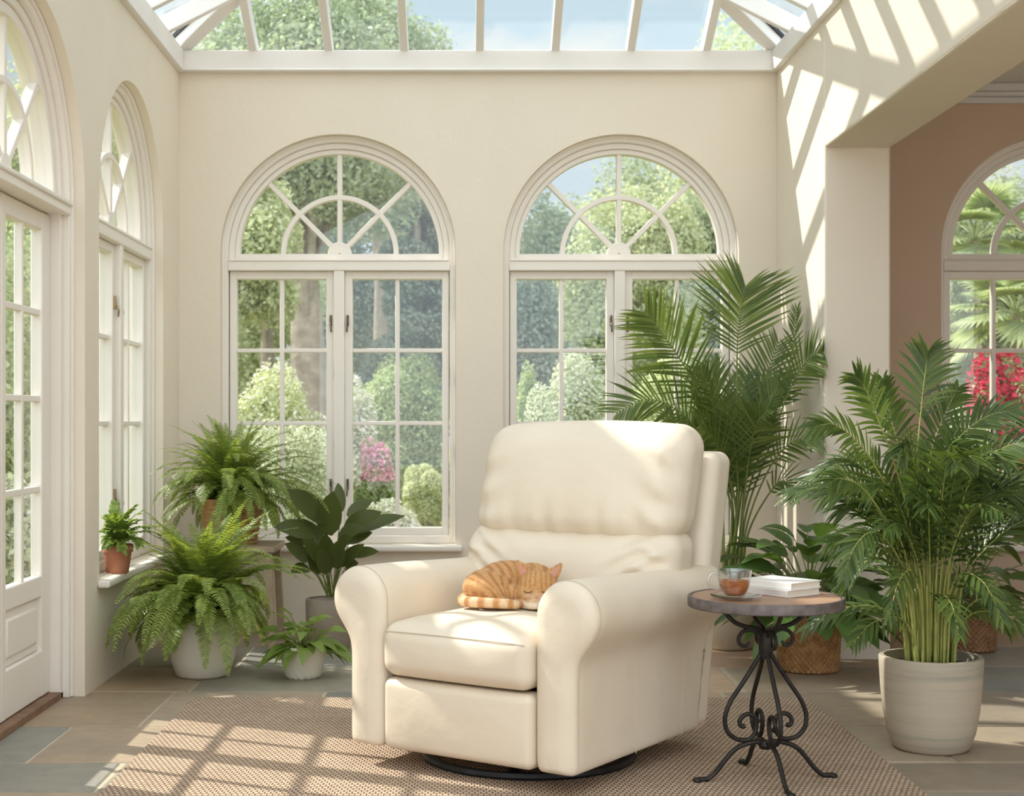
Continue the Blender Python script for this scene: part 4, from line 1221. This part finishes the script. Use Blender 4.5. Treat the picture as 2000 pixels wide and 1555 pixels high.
# --- palm in the corner behind the recliner
base = np.array((1.245, 6.86, 0.0)); PY = 6.86
r = empty('potted_palm', base); tag(r, 'tall feathery palm in a cream pot in the corner behind the recliner', 'plant')
pot(r, base, [(0.105, 0.0), (0.118, 0.012), (0.145, 0.10), (0.155, 0.20), (0.150, 0.30), (0.142, 0.315)], M['creampot'], 0.29, 0.13)
rs = np.random.default_rng(17)
def palm_frond(root, base, pts, t0, Ll, mat, pairs=34, W=0.02, nref=(0,-1,0.25), ang=50, droop=0.18, lift=0.1, rach=0.006, n=40, tip=22, lim=None, smat='stem'):
    P = smooth_path(np.array(pts), n)
    sh = lambda u: np.clip(0.45+2.2*u, 0, 1)*np.clip(1.12-u, 0, 1)**0.45
    b = frond_mesh(P, pairs, Ll, W, ang, t0, nref, lift, droop, 5, 0.22, 'lance', rach*0.25, sh, rs, tipang=tip, jit=0.035)
    V = np.concatenate(b.v)
    if lim: V = lim(V)
    b.v = [V]
    k = max(3, int(t0*n)+4)
    sb = MB(); sb.tube(P, np.interp(np.linspace(0,1,n), [0, t0, 1], [rach, rach*0.6, rach*0.2]), 7); stalk = sb.build('frond', G[smat], root, smooth=180, off=base)
    b.build('leaflets', G[mat], stalk, smooth=180, off=base)
lim = lambda V: confine(V, xmax=XR-0.012, ymax=YB-0.03)
q = lambda x, y, Y=PY: at(x, y, Y)
def start(dx=0.0, dy=0.0): return base + (dx, dy, 0.29)
PF = [
 ([start(0.0), q(1441,1000), q(1440,830,6.80), q(1440,690,6.76), q(1447,600,6.74), q(1456,560,6.74)], 0.60, 0.285, 46, (0,-1,0.1)),
 ([start(-0.03), q(1432,1010), q(1405,870,6.78), q(1350,740,6.72), q(1300,660,6.66), q(1262,612,6.62)], 0.52, 0.265, 44, (0.1,-1,0.25)),
 ([start(-0.05,-0.03), q(1430,1010,6.82), q(1395,900,6.72), q(1340,815,6.62), q(1268,780,6.54), q(1205,806,6.5)], 0.52, 0.21, 38, (0.1,-1,0.5)),
 ([start(0.04), q(1452,1000), q(1490,870,6.85), q(1530,760,6.84), q(1552,660,6.84), q(1557,605,6.84)], 0.5, 0.12, 30, (-1,-0.35,0.1)),
 ([start(0.05,-0.02), q(1456,1010), q(1500,880,6.78), q(1545,755,6.66), q(1582,700,6.56), q(1612,690,6.5)], 0.55, 0.16, 34, (-0.5,-1,0.5)),
 ([start(0.02,0.04), q(1446,980,6.9), q(1465,840,6.95), q(1495,740,7.0), q(1520,670,7.05)], 0.42, 0.22, 36, (-0.2,-1,0.3)),
 ([start(-0.02,0.04), q(1440,980,6.92), q(1430,850,7.0), q(1405,770,7.08), q(1385,720,7.15)], 0.42, 0.22, 36, (0.2,-1,0.3)),
 ([start(0.05,-0.04), q(1458,1030,6.8), q(1500,920,6.66), q(1550,862,6.56), q(1610,862,6.48)], 0.55, 0.14, 26, (-0.2,-1,0.9)),
 ([start(0.03,-0.05), q(1450,1020,6.78), q(1462,900,6.62), q(1478,830,6.5), q(1500,800,6.4)], 0.45, 0.20, 30, (-0.1,-1,0.7)),
 ([start(-0.03,-0.05), q(1438,1020,6.78), q(1420,920,6.64), q(1395,860,6.54), q(1368,835,6.46)], 0.45, 0.18, 30, (0.1,-1,0.7)),
 ([start(0.06,0.0), q(1462,1040,6.84), q(1505,960,6.78), q(1530,940,6.72), q(1555,960,6.68)], 0.5, 0.13, 20, (-0.2,-1,0.9)),
 ([start(0.0,0.05), q(1444,960,6.95), q(1452,830,7.05), q(1475,760,7.12), q(1505,740,7.2)], 0.40, 0.20, 30, (-0.2,-1,0.5)),
 ([start(0.02,0.0), q(1448,1020,6.84), q(1456,940,6.80), q(1470,870,6.78), q(1485,810,6.76)], 0.42, 0.17, 28, (0.3,-1,0.3)),
 ([start(0.0,0.0), q(1440,1020,6.84), q(1428,940,6.80), q(1412,880,6.78), q(1390,820,6.76)], 0.42, 0.17, 28, (-0.3,-1,0.3)),
 ([start(-0.02,-0.03), q(1440,1010,6.8), q(1440,920,6.72), q(1432,850,6.68), q(1420,790,6.66)], 0.42, 0.18, 30, (0.2,-1,0.2)),
]
rq = np.random.default_rng(77)
for i in range(11):                                # shorter fronds that fill the heart of the crown
    a = i*2.39996; dx, dy = math.cos(a), 0.7*math.sin(a); h = rq.uniform(0.62, 0.98); w = rq.uniform(0.06, 0.2)
    p0 = base + (dx*0.05, dy*0.05, 0.29)
    PF.append(([p0, p0+(dx*0.03, dy*0.03, h*0.5), p0+(dx*w*0.6, dy*w*0.6, h*0.85), p0+(dx*w*1.5, dy*w*1.5, h*1.08)], 0.46, 0.16, 32, (-dx*0.7, -0.8, 0.4)))
for pts, t0, Ll, pairs, nref in PF:
    palm_frond(r, base, pts, t0, Ll*1.34, 'palm', int(pairs*0.66), 0.0142, nref, lim=lim, ang=56, tip=34, droop=0.12)

# --- palm in the big stoneware pot at the right front
base = np.array((1.520, 4.745, 0.0)); PY2 = 4.745
r = empty('potted_palm', base); tag(r, 'bushy palm with clustered canes in a large banded stoneware pot at right', 'plant')
prof = [(0.108, 0.0), (0.122, 0.010), (0.140, 0.06), (0.152, 0.13), (0.159, 0.20), (0.163, 0.27), (0.164, 0.297), (0.161, 0.302)]
pot(r, base, prof, M['stonepot'], 0.275, 0.147, 96, inner=0.014)
q2 = lambda x, y, Y=PY2: at(x, y, Y)
def s2(dx, dy=0.0): return base + (dx, dy, 0.27)
lim2 = lambda V: confine(V, zmin=0.02)
AF = [
 ([s2(0.0), q2(1800,1050), q2(1792,900,4.74), q2(1800,790,4.76), q2(1808,720,4.78), q2(1812,690,4.78)], 0.55, 0.155, 30, (0,-1,0.2)),
 ([s2(-0.03), q2(1780,1040), q2(1745,900), q2(1715,820,4.72), q2(1690,760,4.70), q2(1672,735,4.69)], 0.5, 0.13, 28, (0.2,-1,0.3)),
 ([s2(-0.05,-0.02), q2(1775,1050), q2(1720,930,4.68), q2(1680,870,4.62), q2(1630,830,4.57), q2(1585,835,4.54)], 0.45, 0.12, 30, (0.2,-1,0.7)),
 ([s2(0.03), q2(1830,1040), q2(1845,930), q2(1870,860,4.72), q2(1925,815,4.68), q2(1985,800,4.65)], 0.5, 0.13, 28, (-0.2,-1,0.5)),
 ([s2(0.05,-0.02), q2(1840,1060), q2(1880,960,4.70), q2(1935,890,4.65), q2(1995,865,4.6), q2(2030,880,4.58)], 0.45, 0.13, 28, (-0.2,-1,0.7)),
 ([s2(0.0,0.04), q2(1810,1000,4.8), q2(1820,880,4.85), q2(1850,800,4.9), q2(1870,760,4.95)], 0.42, 0.14, 28, (-0.2,-1,0.3)),
 ([s2(-0.04,0.03), q2(1790,1030,4.8), q2(1760,890,4.85), q2(1735,800,4.9), q2(1725,745,4.93)], 0.45, 0.13, 28, (0.2,-1,0.3)),
 ([s2(-0.06,-0.03), q2(1770,1090,4.7), q2(1720,1000,4.62), q2(1680,950,4.55), q2(1640,935,4.5), q2(1622,945,4.48)], 0.5, 0.10, 24, (0.2,-1,0.9)),
 ([s2(-0.05,-0.04), q2(1768,1130,4.68), q2(1735,1060,4.58), q2(1700,1040,4.5), q2(1668,1070,4.45), q2(1650,1120,4.42)], 0.5, 0.09, 20, (0.3,-0.6,1)),
 ([s2(0.06,0.0), q2(1855,1090,4.72), q2(1900,1000,4.68), q2(1950,960,4.65), q2(2010,960,4.6)], 0.45, 0.12, 24, (-0.2,-1,0.8)),
]
ra = np.random.default_rng(23)
for i in range(34):
    a = i*2.39996; k = ra.uniform(0.25, 1)
    dx, dy = math.cos(a)*k, math.sin(a)*k
    ht = ra.uniform(0.22, 0.60)*(1.1-0.4*k)
    p0 = s2(dx*0.07, dy*0.07)
    P = [p0, p0 + (dx*0.03, dy*0.03, 0.27), p0 + (dx*0.13, dy*0.13, 0.27+ht*0.62), p0 + (dx*0.26, dy*0.26, 0.27+ht*0.95), p0 + (dx*0.40, dy*0.40, 0.27+ht*0.90)]
    AF.append((P, 0.33, 0.14, 30, (-dx*0.6, -0.5-dy*0.5, 0.6)))
for i in range(16):                                # small low fronds hanging about the canes
    a = i*2.39996 + 0.4; dx, dy = math.cos(a), math.sin(a); h = ra.uniform(0.16, 0.34); w = ra.uniform(0.10, 0.2)
    p0 = s2(dx*0.07, dy*0.07)
    AF.append(([p0, p0+(dx*0.015, dy*0.015, h*0.6), p0+(dx*w*0.5, dy*w*0.5, h), p0+(dx*w*1.2, dy*w*1.2, h*0.95), p0+(dx*w*1.7, dy*w*1.7, h*0.62)], 0.40, 0.085, 18, (-dx*0.4, -0.5, 0.8)))
for pts, t0, Ll, pairs, nref in AF:
    palm_frond(r, base, pts, t0, Ll*1.22, 'areca', int(pairs*0.75), 0.0135, nref, lim=lim2, rach=0.0046, smat='cane', droop=0.30)
for i in range(20):                                # bare canes in the cluster
    a = i*2.39996; k = math.sqrt((i+0.5)/20); p0 = s2(math.cos(a)*0.082*k, math.sin(a)*0.082*k)
    dx, dy = math.cos(a)*k, math.sin(a)*k
    b = MB(); b.tube(smooth_path([p0, p0+(dx*0.012, dy*0.012, 0.14), p0+(dx*0.03, dy*0.03, ra.uniform(0.22, 0.32))], 10), np.linspace(0.0064, 0.004, 10), 7)
    b.build('cane', G['cane'], r, smooth=180, off=base)

# --- peace lily in a rattan basket by the pier
def weave(nt_, amp=0.006, rows=15, h=0.26):
    return lambda rr, a, z: rr + amp*np.sin(a*nt_ + PI*np.floor(z/h*rows))*np.abs(np.sin(z/h*rows*PI))
base = np.array((1.475, 6.24, 0.0))
r = empty('potted_peace_lily', base); tag(r, 'leafy green plant in a golden woven basket between side table and pier', 'plant')
pot(r, base, [(0.112, 0.0), (0.124, 0.006)] + [(0.126+0.014*t, 0.008+0.247*t) for t in np.linspace(0, 1, 95)] + [(0.140, 0.262), (0.132, 0.266)], M['basket'], 0.235, 0.12, 288, weave(34, 0.005, 19))
lim3 = lambda P: (P[:,2].min() > 0.16) and not ((P[:,0] > XR-0.03) & (P[:,1] > 6.48)).any()
sp = leaf_specs(base+(0,0,0.235), 90, 31, (0.16, 0.42), (0.18, 0.26), (0.085, 0.125), 90, 14, lim3, (0.1, 0.55))
leafy(r, base, sp, G['lily'], G['stem'])

# --- plant in a brown basket in the side room
base = np.array((2.36, 6.80, 0.0))
r = empty('potted_aspidistra', base); tag(r, 'long-leaved plant in a brown woven basket in the side room under its window', 'plant')
pot(r, base, [(0.100, 0.0), (0.112, 0.006)] + [(0.114+0.014*t, 0.008+0.232*t) for t in np.linspace(0, 1, 90)] + [(0.128, 0.246), (0.120, 0.25)], M['basket_dark'], 0.22, 0.108, 264, weave(31, 0.0045, 18, 0.24))
sp = leaf_specs(base+(0,0,0.22), 40, 44, (0.16, 0.48), (0.17, 0.26), (0.05, 0.075), 86, 20, lambda P: P[:,1].max() < YB-0.04 and P[:,0].min() > XP+0.03, (0.3, 0.8))
sp += leaf_specs(base+(0,0,0.22), 16, 45, (0.03, 0.08), (0.07, 0.12), (0.035, 0.05), 60, -10, lambda P: P[:,2].min() > 0.08, (0.4, 0.9))
leafy(r, base, sp, G['areca'], G['stem'])
# ------------------------------------------------------------------ the garden
GZ = -0.14
T = {}
T['mid'] = leaf_mat('tree_leaf', (0.53, 0.58, 0.43), (0.29, 0.34, 0.245), 0.4, 0.50, (1.2, 1.25, 0.95), 0.6)
T['light'] = leaf_mat('light_tree_leaf', (0.72, 0.74, 0.53), (0.45, 0.51, 0.33), 0.4, 0.50, (1.12, 1.14, 0.92), 0.6)
T['dark'] = leaf_mat('dark_tree_leaf', (0.37, 0.43, 0.36), (0.20, 0.25, 0.22), 0.4, 0.46, (1.2, 1.25, 1.0), 0.6)
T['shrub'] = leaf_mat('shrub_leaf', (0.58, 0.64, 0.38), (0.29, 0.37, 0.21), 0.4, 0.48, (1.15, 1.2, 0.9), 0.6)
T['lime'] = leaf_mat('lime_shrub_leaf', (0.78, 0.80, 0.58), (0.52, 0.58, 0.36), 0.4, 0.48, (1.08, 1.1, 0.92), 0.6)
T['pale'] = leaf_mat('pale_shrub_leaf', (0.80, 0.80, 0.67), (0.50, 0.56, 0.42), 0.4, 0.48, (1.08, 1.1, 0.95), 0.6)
T['fan'] = leaf_mat('fan_palm_leaf', (0.54, 0.59, 0.38), (0.30, 0.37, 0.21), 0.4, 0.46, (1.15, 1.2, 0.9), 0.6)
T['bark'] = surf('bark', (0.42, 0.36, 0.31), (0.26, 0.215, 0.18), 0.9, 6, 0.6, 14, 0.05)
T['white_flower'] = leaf_mat('white_blossom', (0.82, 0.80, 0.74), (0.70, 0.68, 0.60), 0.7, 0.3, (1,1,1))
T['pink_flower'] = leaf_mat('pink_blossom', (0.80, 0.34, 0.52), (0.84, 0.52, 0.62), 0.7, 0.3, (1.1,0.9,1))
T['red_flower'] = leaf_mat('crimson_blossom', (0.62, 0.035, 0.10), (0.45, 0.02, 0.075), 0.7, 0.3, (1.2,0.8,1))

def scatter(blobs, n, size, rs, shell=(0.55, 1.02), upbias=0.25):
    """n leaf blades over the outsides of the blobs (cx, cy, cz, rx, ry, rz)"""
    B = np.array(blobs); vol = (B[:,3]*B[:,4]*B[:,5])**(2/3); k = rs.choice(len(B), n, p=vol/vol.sum())
    d = norm(rs.normal(0, 1, (n, 3))); q = rs.uniform(*shell, n)[:,None]
    C = B[k,:3] + d*B[k,3:]*q
    a = norm(rs.normal(0, 1, (n, 3)) + d*0.4); nr = norm(d + rs.normal(0, 0.7, (n, 3)) + np.array((0,0,upbias)))
    s = norm(np.cross(a, nr)); a = np.cross(nr, s)
    L = size*rs.uniform(0.6, 1.3, n)[:,None]
    V = np.stack((C - a*L*0.5, C + s*L*0.30 + nr*L*0.06, C + a*L*0.5, C - s*L*0.30 + nr*L*0.06), 1)
    F = np.arange(n*4).reshape(n, 4)
    return V.reshape(-1, 3), F.tolist()

def blob_set(c, r, n, rs, size=(0.30, 0.5), zcut=-0.6):
    """n leaf clumps filling an ellipsoid c, r"""
    out = []
    while len(out) < n:
        d = rs.normal(0, 1, 3); d /= np.linalg.norm(d)
        if d[2] < zcut: continue
        q = rs.uniform(0.35, 0.80); s = rs.uniform(*size)
        out.append((*(np.array(c) + d*np.array(r)*q), r[0]*s, r[1]*s, r[2]*s*0.85))
    return out

def tree(name, label, px, Y, top, rx, mat, seed, base_py=None, n=9000, leaf=0.17, trunk=0.2, nb=22, low=0.35, conic=False, lean=0.0, rz=None):
    """a tree at depth Y, its crown centred over pixel column px and reaching up to pixel row top"""
    rs = np.random.default_rng(seed); n = int(n*3.0); leaf = leaf*0.55
    p = at(px, 0, Y); zt = at(px, top, Y)[2]; H = zt - GZ
    base = np.array((p[0], Y, GZ))
    r = empty(name, base); tag(r, label, 'tree', 'trees in the garden')
    rz = H*(1-low)/2; cz = H*low + rz
    if conic:
        bl = []
        for i in range(nb):
            t = rs.uniform(0, 1)**0.8; rr = rx*(1-0.85*t)*rs.uniform(0.55, 0.9); a = rs.uniform(0, 2*PI)
            bl.append((rr*math.cos(a), rr*math.sin(a), H*(low+(1-low)*t*0.97), rx*0.34*(1.1-t*0.75), rx*0.34*(1.1-t*0.75), H*0.055))
    else:
        bl = blob_set((lean, 0, cz), (rx, rx*0.9, rz), nb, rs, (0.26, 0.42), -0.9)
    b = MB(); b.add(*scatter(bl, n, leaf, rs)); b.build('crown', T[mat], r, smooth=None)
    P = smooth_path([(0, 0, -0.3), (0.02, 0, H*0.25), (lean*0.4, 0.05, H*0.5), (lean*0.9, 0, H*0.82)], 14)
    b = MB(); b.tube(P, np.linspace(trunk*1.25, trunk*0.25, 14), 10); tr = b.build('trunk', T['bark'], r, smooth=80)
    for i in range(6):
        q = P[5+i]; t_ = bl[rs.integers(len(bl))]
        b = MB(); b.tube(smooth_path([q, (q+np.array(t_[:3]))/2 + np.array((0,0,0.1)), np.array(t_[:3])], 8), np.linspace(trunk*0.36, trunk*0.06, 8), 6)
        b.build('branch', T['bark'], tr, smooth=80)
    return r

def shrub(name, label, px, Y, top, hw, mat, seed, n=5000, leaf=0.075, nb=20, flower=None, fn=700, fleaf=0.08, ftop=0.15, bottom=None, cat='shrub'):
    """a rounded shrub: pixel column, depth, top row, half width in pixels"""
    rs = np.random.default_rng(seed); n = int(n*2.8); leaf = leaf*0.55; fn = int(fn*1.6); fleaf = fleaf*0.8
    p = at(px, top, Y); H = p[2] - GZ; rx = hw*Y/F_PX
    base = np.array((p[0], Y, GZ)); r = empty(name, base); tag(r, label, cat, 'shrubs in the garden')
    bl = blob_set((0, 0, H*0.48), (rx, rx*0.8, H*0.54), nb, rs, (0.34, 0.5), -0.8) + [(0, 0, H*0.3, rx*0.75, rx*0.6, H*0.34)]
    b = MB(); b.add(*scatter(bl, n, leaf, rs, (0.75, 1.03))); b.build('foliage', T[mat], r, smooth=None)
    if flower:
        V, F = scatter(bl, fn*3, fleaf, rs, (1.0, 1.08))
        cz = V.reshape(-1, 4, 3).mean(1); keep = (cz[:,2] > H*ftop)
        idx = np.nonzero(keep)[0][:fn]
        V = V.reshape(-1, 4, 3)[idx].reshape(-1, 3); F = np.arange(len(V)).reshape(-1, 4).tolist()
        b = MB(); b.add(V, F); f = b.build('blossoms', T[flower], r, smooth=None); f['kind'] = 'stuff'
    b = MB()
    b.tube([(0, 0, -0.2), (0.02, 0, H*0.35)], [0.05, 0.03], 7); b.build('stem', T['bark'], r, smooth=80)
    return r

# behind the first back window and the roof above it
tree('broad_tree', 'tall grey-green tree with thick bare trunk behind the first arched window', 600, 21, -40, 2.0, 'mid', 1, n=17000, leaf=0.17, trunk=0.30, nb=46, low=0.42, lean=-0.2)
tree('yellow_green_tree', 'pale yellow-green tree at the left edge of the first arched window', 440, 15, 300, 0.85, 'light', 2, n=8000, leaf=0.13, trunk=0.10, nb=26, low=0.42)
tree('dark_conifer', 'dark blue-green conifer behind the right half of the first arched window', 815, 25, 250, 1.3, 'dark', 3, n=15000, leaf=0.17, trunk=0.18, nb=60, low=0.12, conic=True)
tree('spreading_tree', 'loose-leaved tree whose thin top shows against the sky through the roof panes', 745, 30, -60, 2.1, 'mid', 4, n=9500, leaf=0.2, trunk=0.22, nb=30, low=0.40)
tree('slim_tree', 'slender grey-trunked tree between the pale tree and the big trunk', 520, 26, 180, 1.1, 'mid', 5, n=6500, leaf=0.17, trunk=0.15, nb=22, low=0.40)
shrub('round_hedge', 'large rounded green hedge filling the right half of the first arched window', 785, 19, 690, 100, 'shrub', 11, n=13000, leaf=0.10, nb=40)
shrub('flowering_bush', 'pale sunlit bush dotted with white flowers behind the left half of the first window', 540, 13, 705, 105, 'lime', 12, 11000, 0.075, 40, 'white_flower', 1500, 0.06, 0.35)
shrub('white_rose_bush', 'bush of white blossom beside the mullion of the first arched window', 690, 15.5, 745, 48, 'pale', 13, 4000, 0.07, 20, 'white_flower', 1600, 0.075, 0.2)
shrub('pink_rhododendron', 'shrub crowned with pink blossom low in the first arched window', 728, 14, 858, 44, 'shrub', 14, 5000, 0.06, 22, 'pink_flower', 1300, 0.06, 0.62)
shrub('lime_bush', 'low rounded lime green bush at lower right of the first arched window', 828, 17, 905, 46, 'lime', 15, 5500, 0.065, 24)
shrub('white_hydrangea', 'low mound of white flowers on the lawn below the pink shrub', 752, 12, 968, 64, 'pale', 16, 5000, 0.05, 24, 'white_flower', 1500, 0.055, 0.1)
shrub('grey_green_bush', 'grey-green bush behind the raised fern in the lower left panes', 570, 11, 830, 95, 'pale', 17, 9000, 0.06, 34)
# behind the second back window
tree('shady_tree', 'dark green tree in the left panes of the second arched window', 1030, 19, 500, 0.75, 'dark', 21, n=9000, leaf=0.14, trunk=0.14, nb=34, low=0.05)
tree('sunlit_tree', 'broad sunlit pale green tree filling the middle of the second arched window', 1215, 21, 285, 1.25, 'light', 22, n=17000, leaf=0.15, trunk=0.2, nb=52, low=0.12)
tree('bushy_tree', 'bushy mid green tree behind the fronds at right of the second arched window', 1395, 24, 300, 1.25, 'mid', 23, n=13000, leaf=0.17, trunk=0.2, nb=46, low=0.08)
tree('far_tree', 'hazy tree at upper left of the second arched window under a patch of sky', 1075, 30, 335, 1.2, 'mid', 24, n=9500, leaf=0.2, trunk=0.2, nb=34, low=0.2)
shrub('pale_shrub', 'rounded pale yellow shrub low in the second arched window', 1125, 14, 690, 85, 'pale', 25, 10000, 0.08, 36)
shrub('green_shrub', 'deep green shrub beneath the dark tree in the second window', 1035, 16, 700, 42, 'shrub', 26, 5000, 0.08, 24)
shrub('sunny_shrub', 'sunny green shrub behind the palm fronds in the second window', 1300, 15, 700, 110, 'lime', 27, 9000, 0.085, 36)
tree('right_hand_tree', 'tree top showing above the eaves at the right end of the glass roof', 1475, 27, 20, 1.75, 'light', 28, n=13000, leaf=0.17, trunk=0.24, nb=44, low=0.30)
# behind the side room's window
shrub('crimson_azalea', 'shrub covered in crimson red flowers behind the side room window', 1965, 13, 690, 78, 'shrub', 31, 5000, 0.08, 26, 'red_flower', 4200, 0.085, 0.42)
shrub('golden_shrub', 'golden green shrub beside the crimson one behind the side room window', 1880, 11.5, 765, 58, 'lime', 32, 7500, 0.06, 28)
tree('distant_tree', 'tree standing behind the fan palms of the side room window', 1960, 26, 330, 1.6, 'mid', 33, n=11000, leaf=0.18, trunk=0.2, nb=40, low=0.1)
tree('corner_tree', 'tree hidden mostly by the pier beyond the right wall', 1680, 24, 200, 1.5, 'light', 34, n=9000, leaf=0.18, trunk=0.2, nb=36, low=0.15)
# left of the house, seen through the door and the left window
for (nm, lb, px, Y, top, hw, mt, sd) in [
    ('tall_shrub', 'tall leafy shrub outside the glazed door', -40, 11, 330, 150, 'light', 41), ('airy_shrub', 'airy pale shrub outside the left arched window', 205, 13, 330, 110, 'pale', 42),
    ('white_flower_border', 'white-flowered border bush low outside the glazed door', 20, 9.2, 930, 110, 'pale', 43), ('leafy_screen', 'leafy green screen of shrub between the door and left window', 90, 16, 380, 120, 'shrub', 44)]:
    shrub(nm, lb, px, Y, top, hw, mt, sd, 11000, 0.10, 44, 'white_flower' if 'white' in nm else None, 900, 0.07, 0.3)
tree('garden_tree', 'tall pale tree outside beyond the glazed door', 60, 24, 60, 2.0, 'light', 45, n=14000, leaf=0.17, trunk=0.2, nb=46, low=0.15)
tree('back_left_tree', 'tree showing through the roof corner above the left window', 330, 29, -30, 1.9, 'mid', 46, n=12000, leaf=0.18, trunk=0.2, nb=42, low=0.25)
T_names = [('hedge_tree', 'far tree at the back of the garden, behind the first window', 700, 42, 240, 2.6, 'dark', 51), ('hedge_tree', 'far tree at the back of the garden, between the two arched windows', 930, 36, 330, 2.4, 'mid', 52),
           ('hedge_tree', 'far tree at the back of the garden, behind the sunlit tree', 1240, 40, 225, 2.6, 'mid', 53), ('hedge_tree', 'far tree at the back of the garden, left of the big trunk', 470, 36, 260, 2.2, 'light', 54),
           ('hedge_tree', 'far tree at the back of the garden, beyond the glazed door', 150, 41, 250, 2.6, 'mid', 55), ('hedge_tree', 'far tree at the back of the garden, behind the side room palms', 1860, 36, 420, 3.0, 'light', 56)]
for nm, lb, px, Y, top, rx, mt, sd in T_names:
    tree(nm, lb, px, Y, top, rx, mt, sd, n=10000, leaf=0.24, trunk=0.2, nb=34, low=0.02)

# fan palms beyond the side room window
def fan_palm(label, px, Y, crown_py, R, seed, n=18):
    rs = np.random.default_rng(seed); c = at(px, crown_py, Y); base = np.array((c[0], Y, GZ)); H = c[2]-GZ
    r = empty('fan_palm', base); tag(r, label, 'tree', 'trees in the garden')
    b = MB(); b.tube(smooth_path([(0,0,-0.3), (0.03,0,H*0.5), (0,0,H)], 12), np.linspace(0.055, 0.04, 12), 10); b.build('trunk', T['bark'], r, smooth=80)
    for i in range(n):
        az = i*2.39996; e0 = rad(80-100*(i/n))
        P = arc_path((0,0,H), az, e0, e0-rad(35), R*0.55, 10)
        d = norm(P[-1]-P[-2]); s = norm(np.cross(d, (0,0,1))); nn = np.cross(s, d)
        K = 26; a = np.radians(np.linspace(-115, 115, K))
        dd = np.cos(a)[:,None]*d + np.sin(a)[:,None]*s + 0.12*nn
        b = MB(); b.tube(P, 0.012, 5, caps=False)
        b.add(*blades(np.repeat(P[-1:], K, 0), dd, np.repeat(nn[None], K, 0), R*0.62*(0.75+0.25*np.cos(a)), R*0.085, 0.22, 4, 0.3))
        b.build('fan_leaf', T['fan'], r, smooth=180)
fan_palm('fan palm with its crown in the arched top of the side room window', 1905, 17.5, 470, 0.85, 61)
fan_palm('lower fan palm behind the casement panes of the side room window', 1985, 14.2, 615, 0.70, 62)
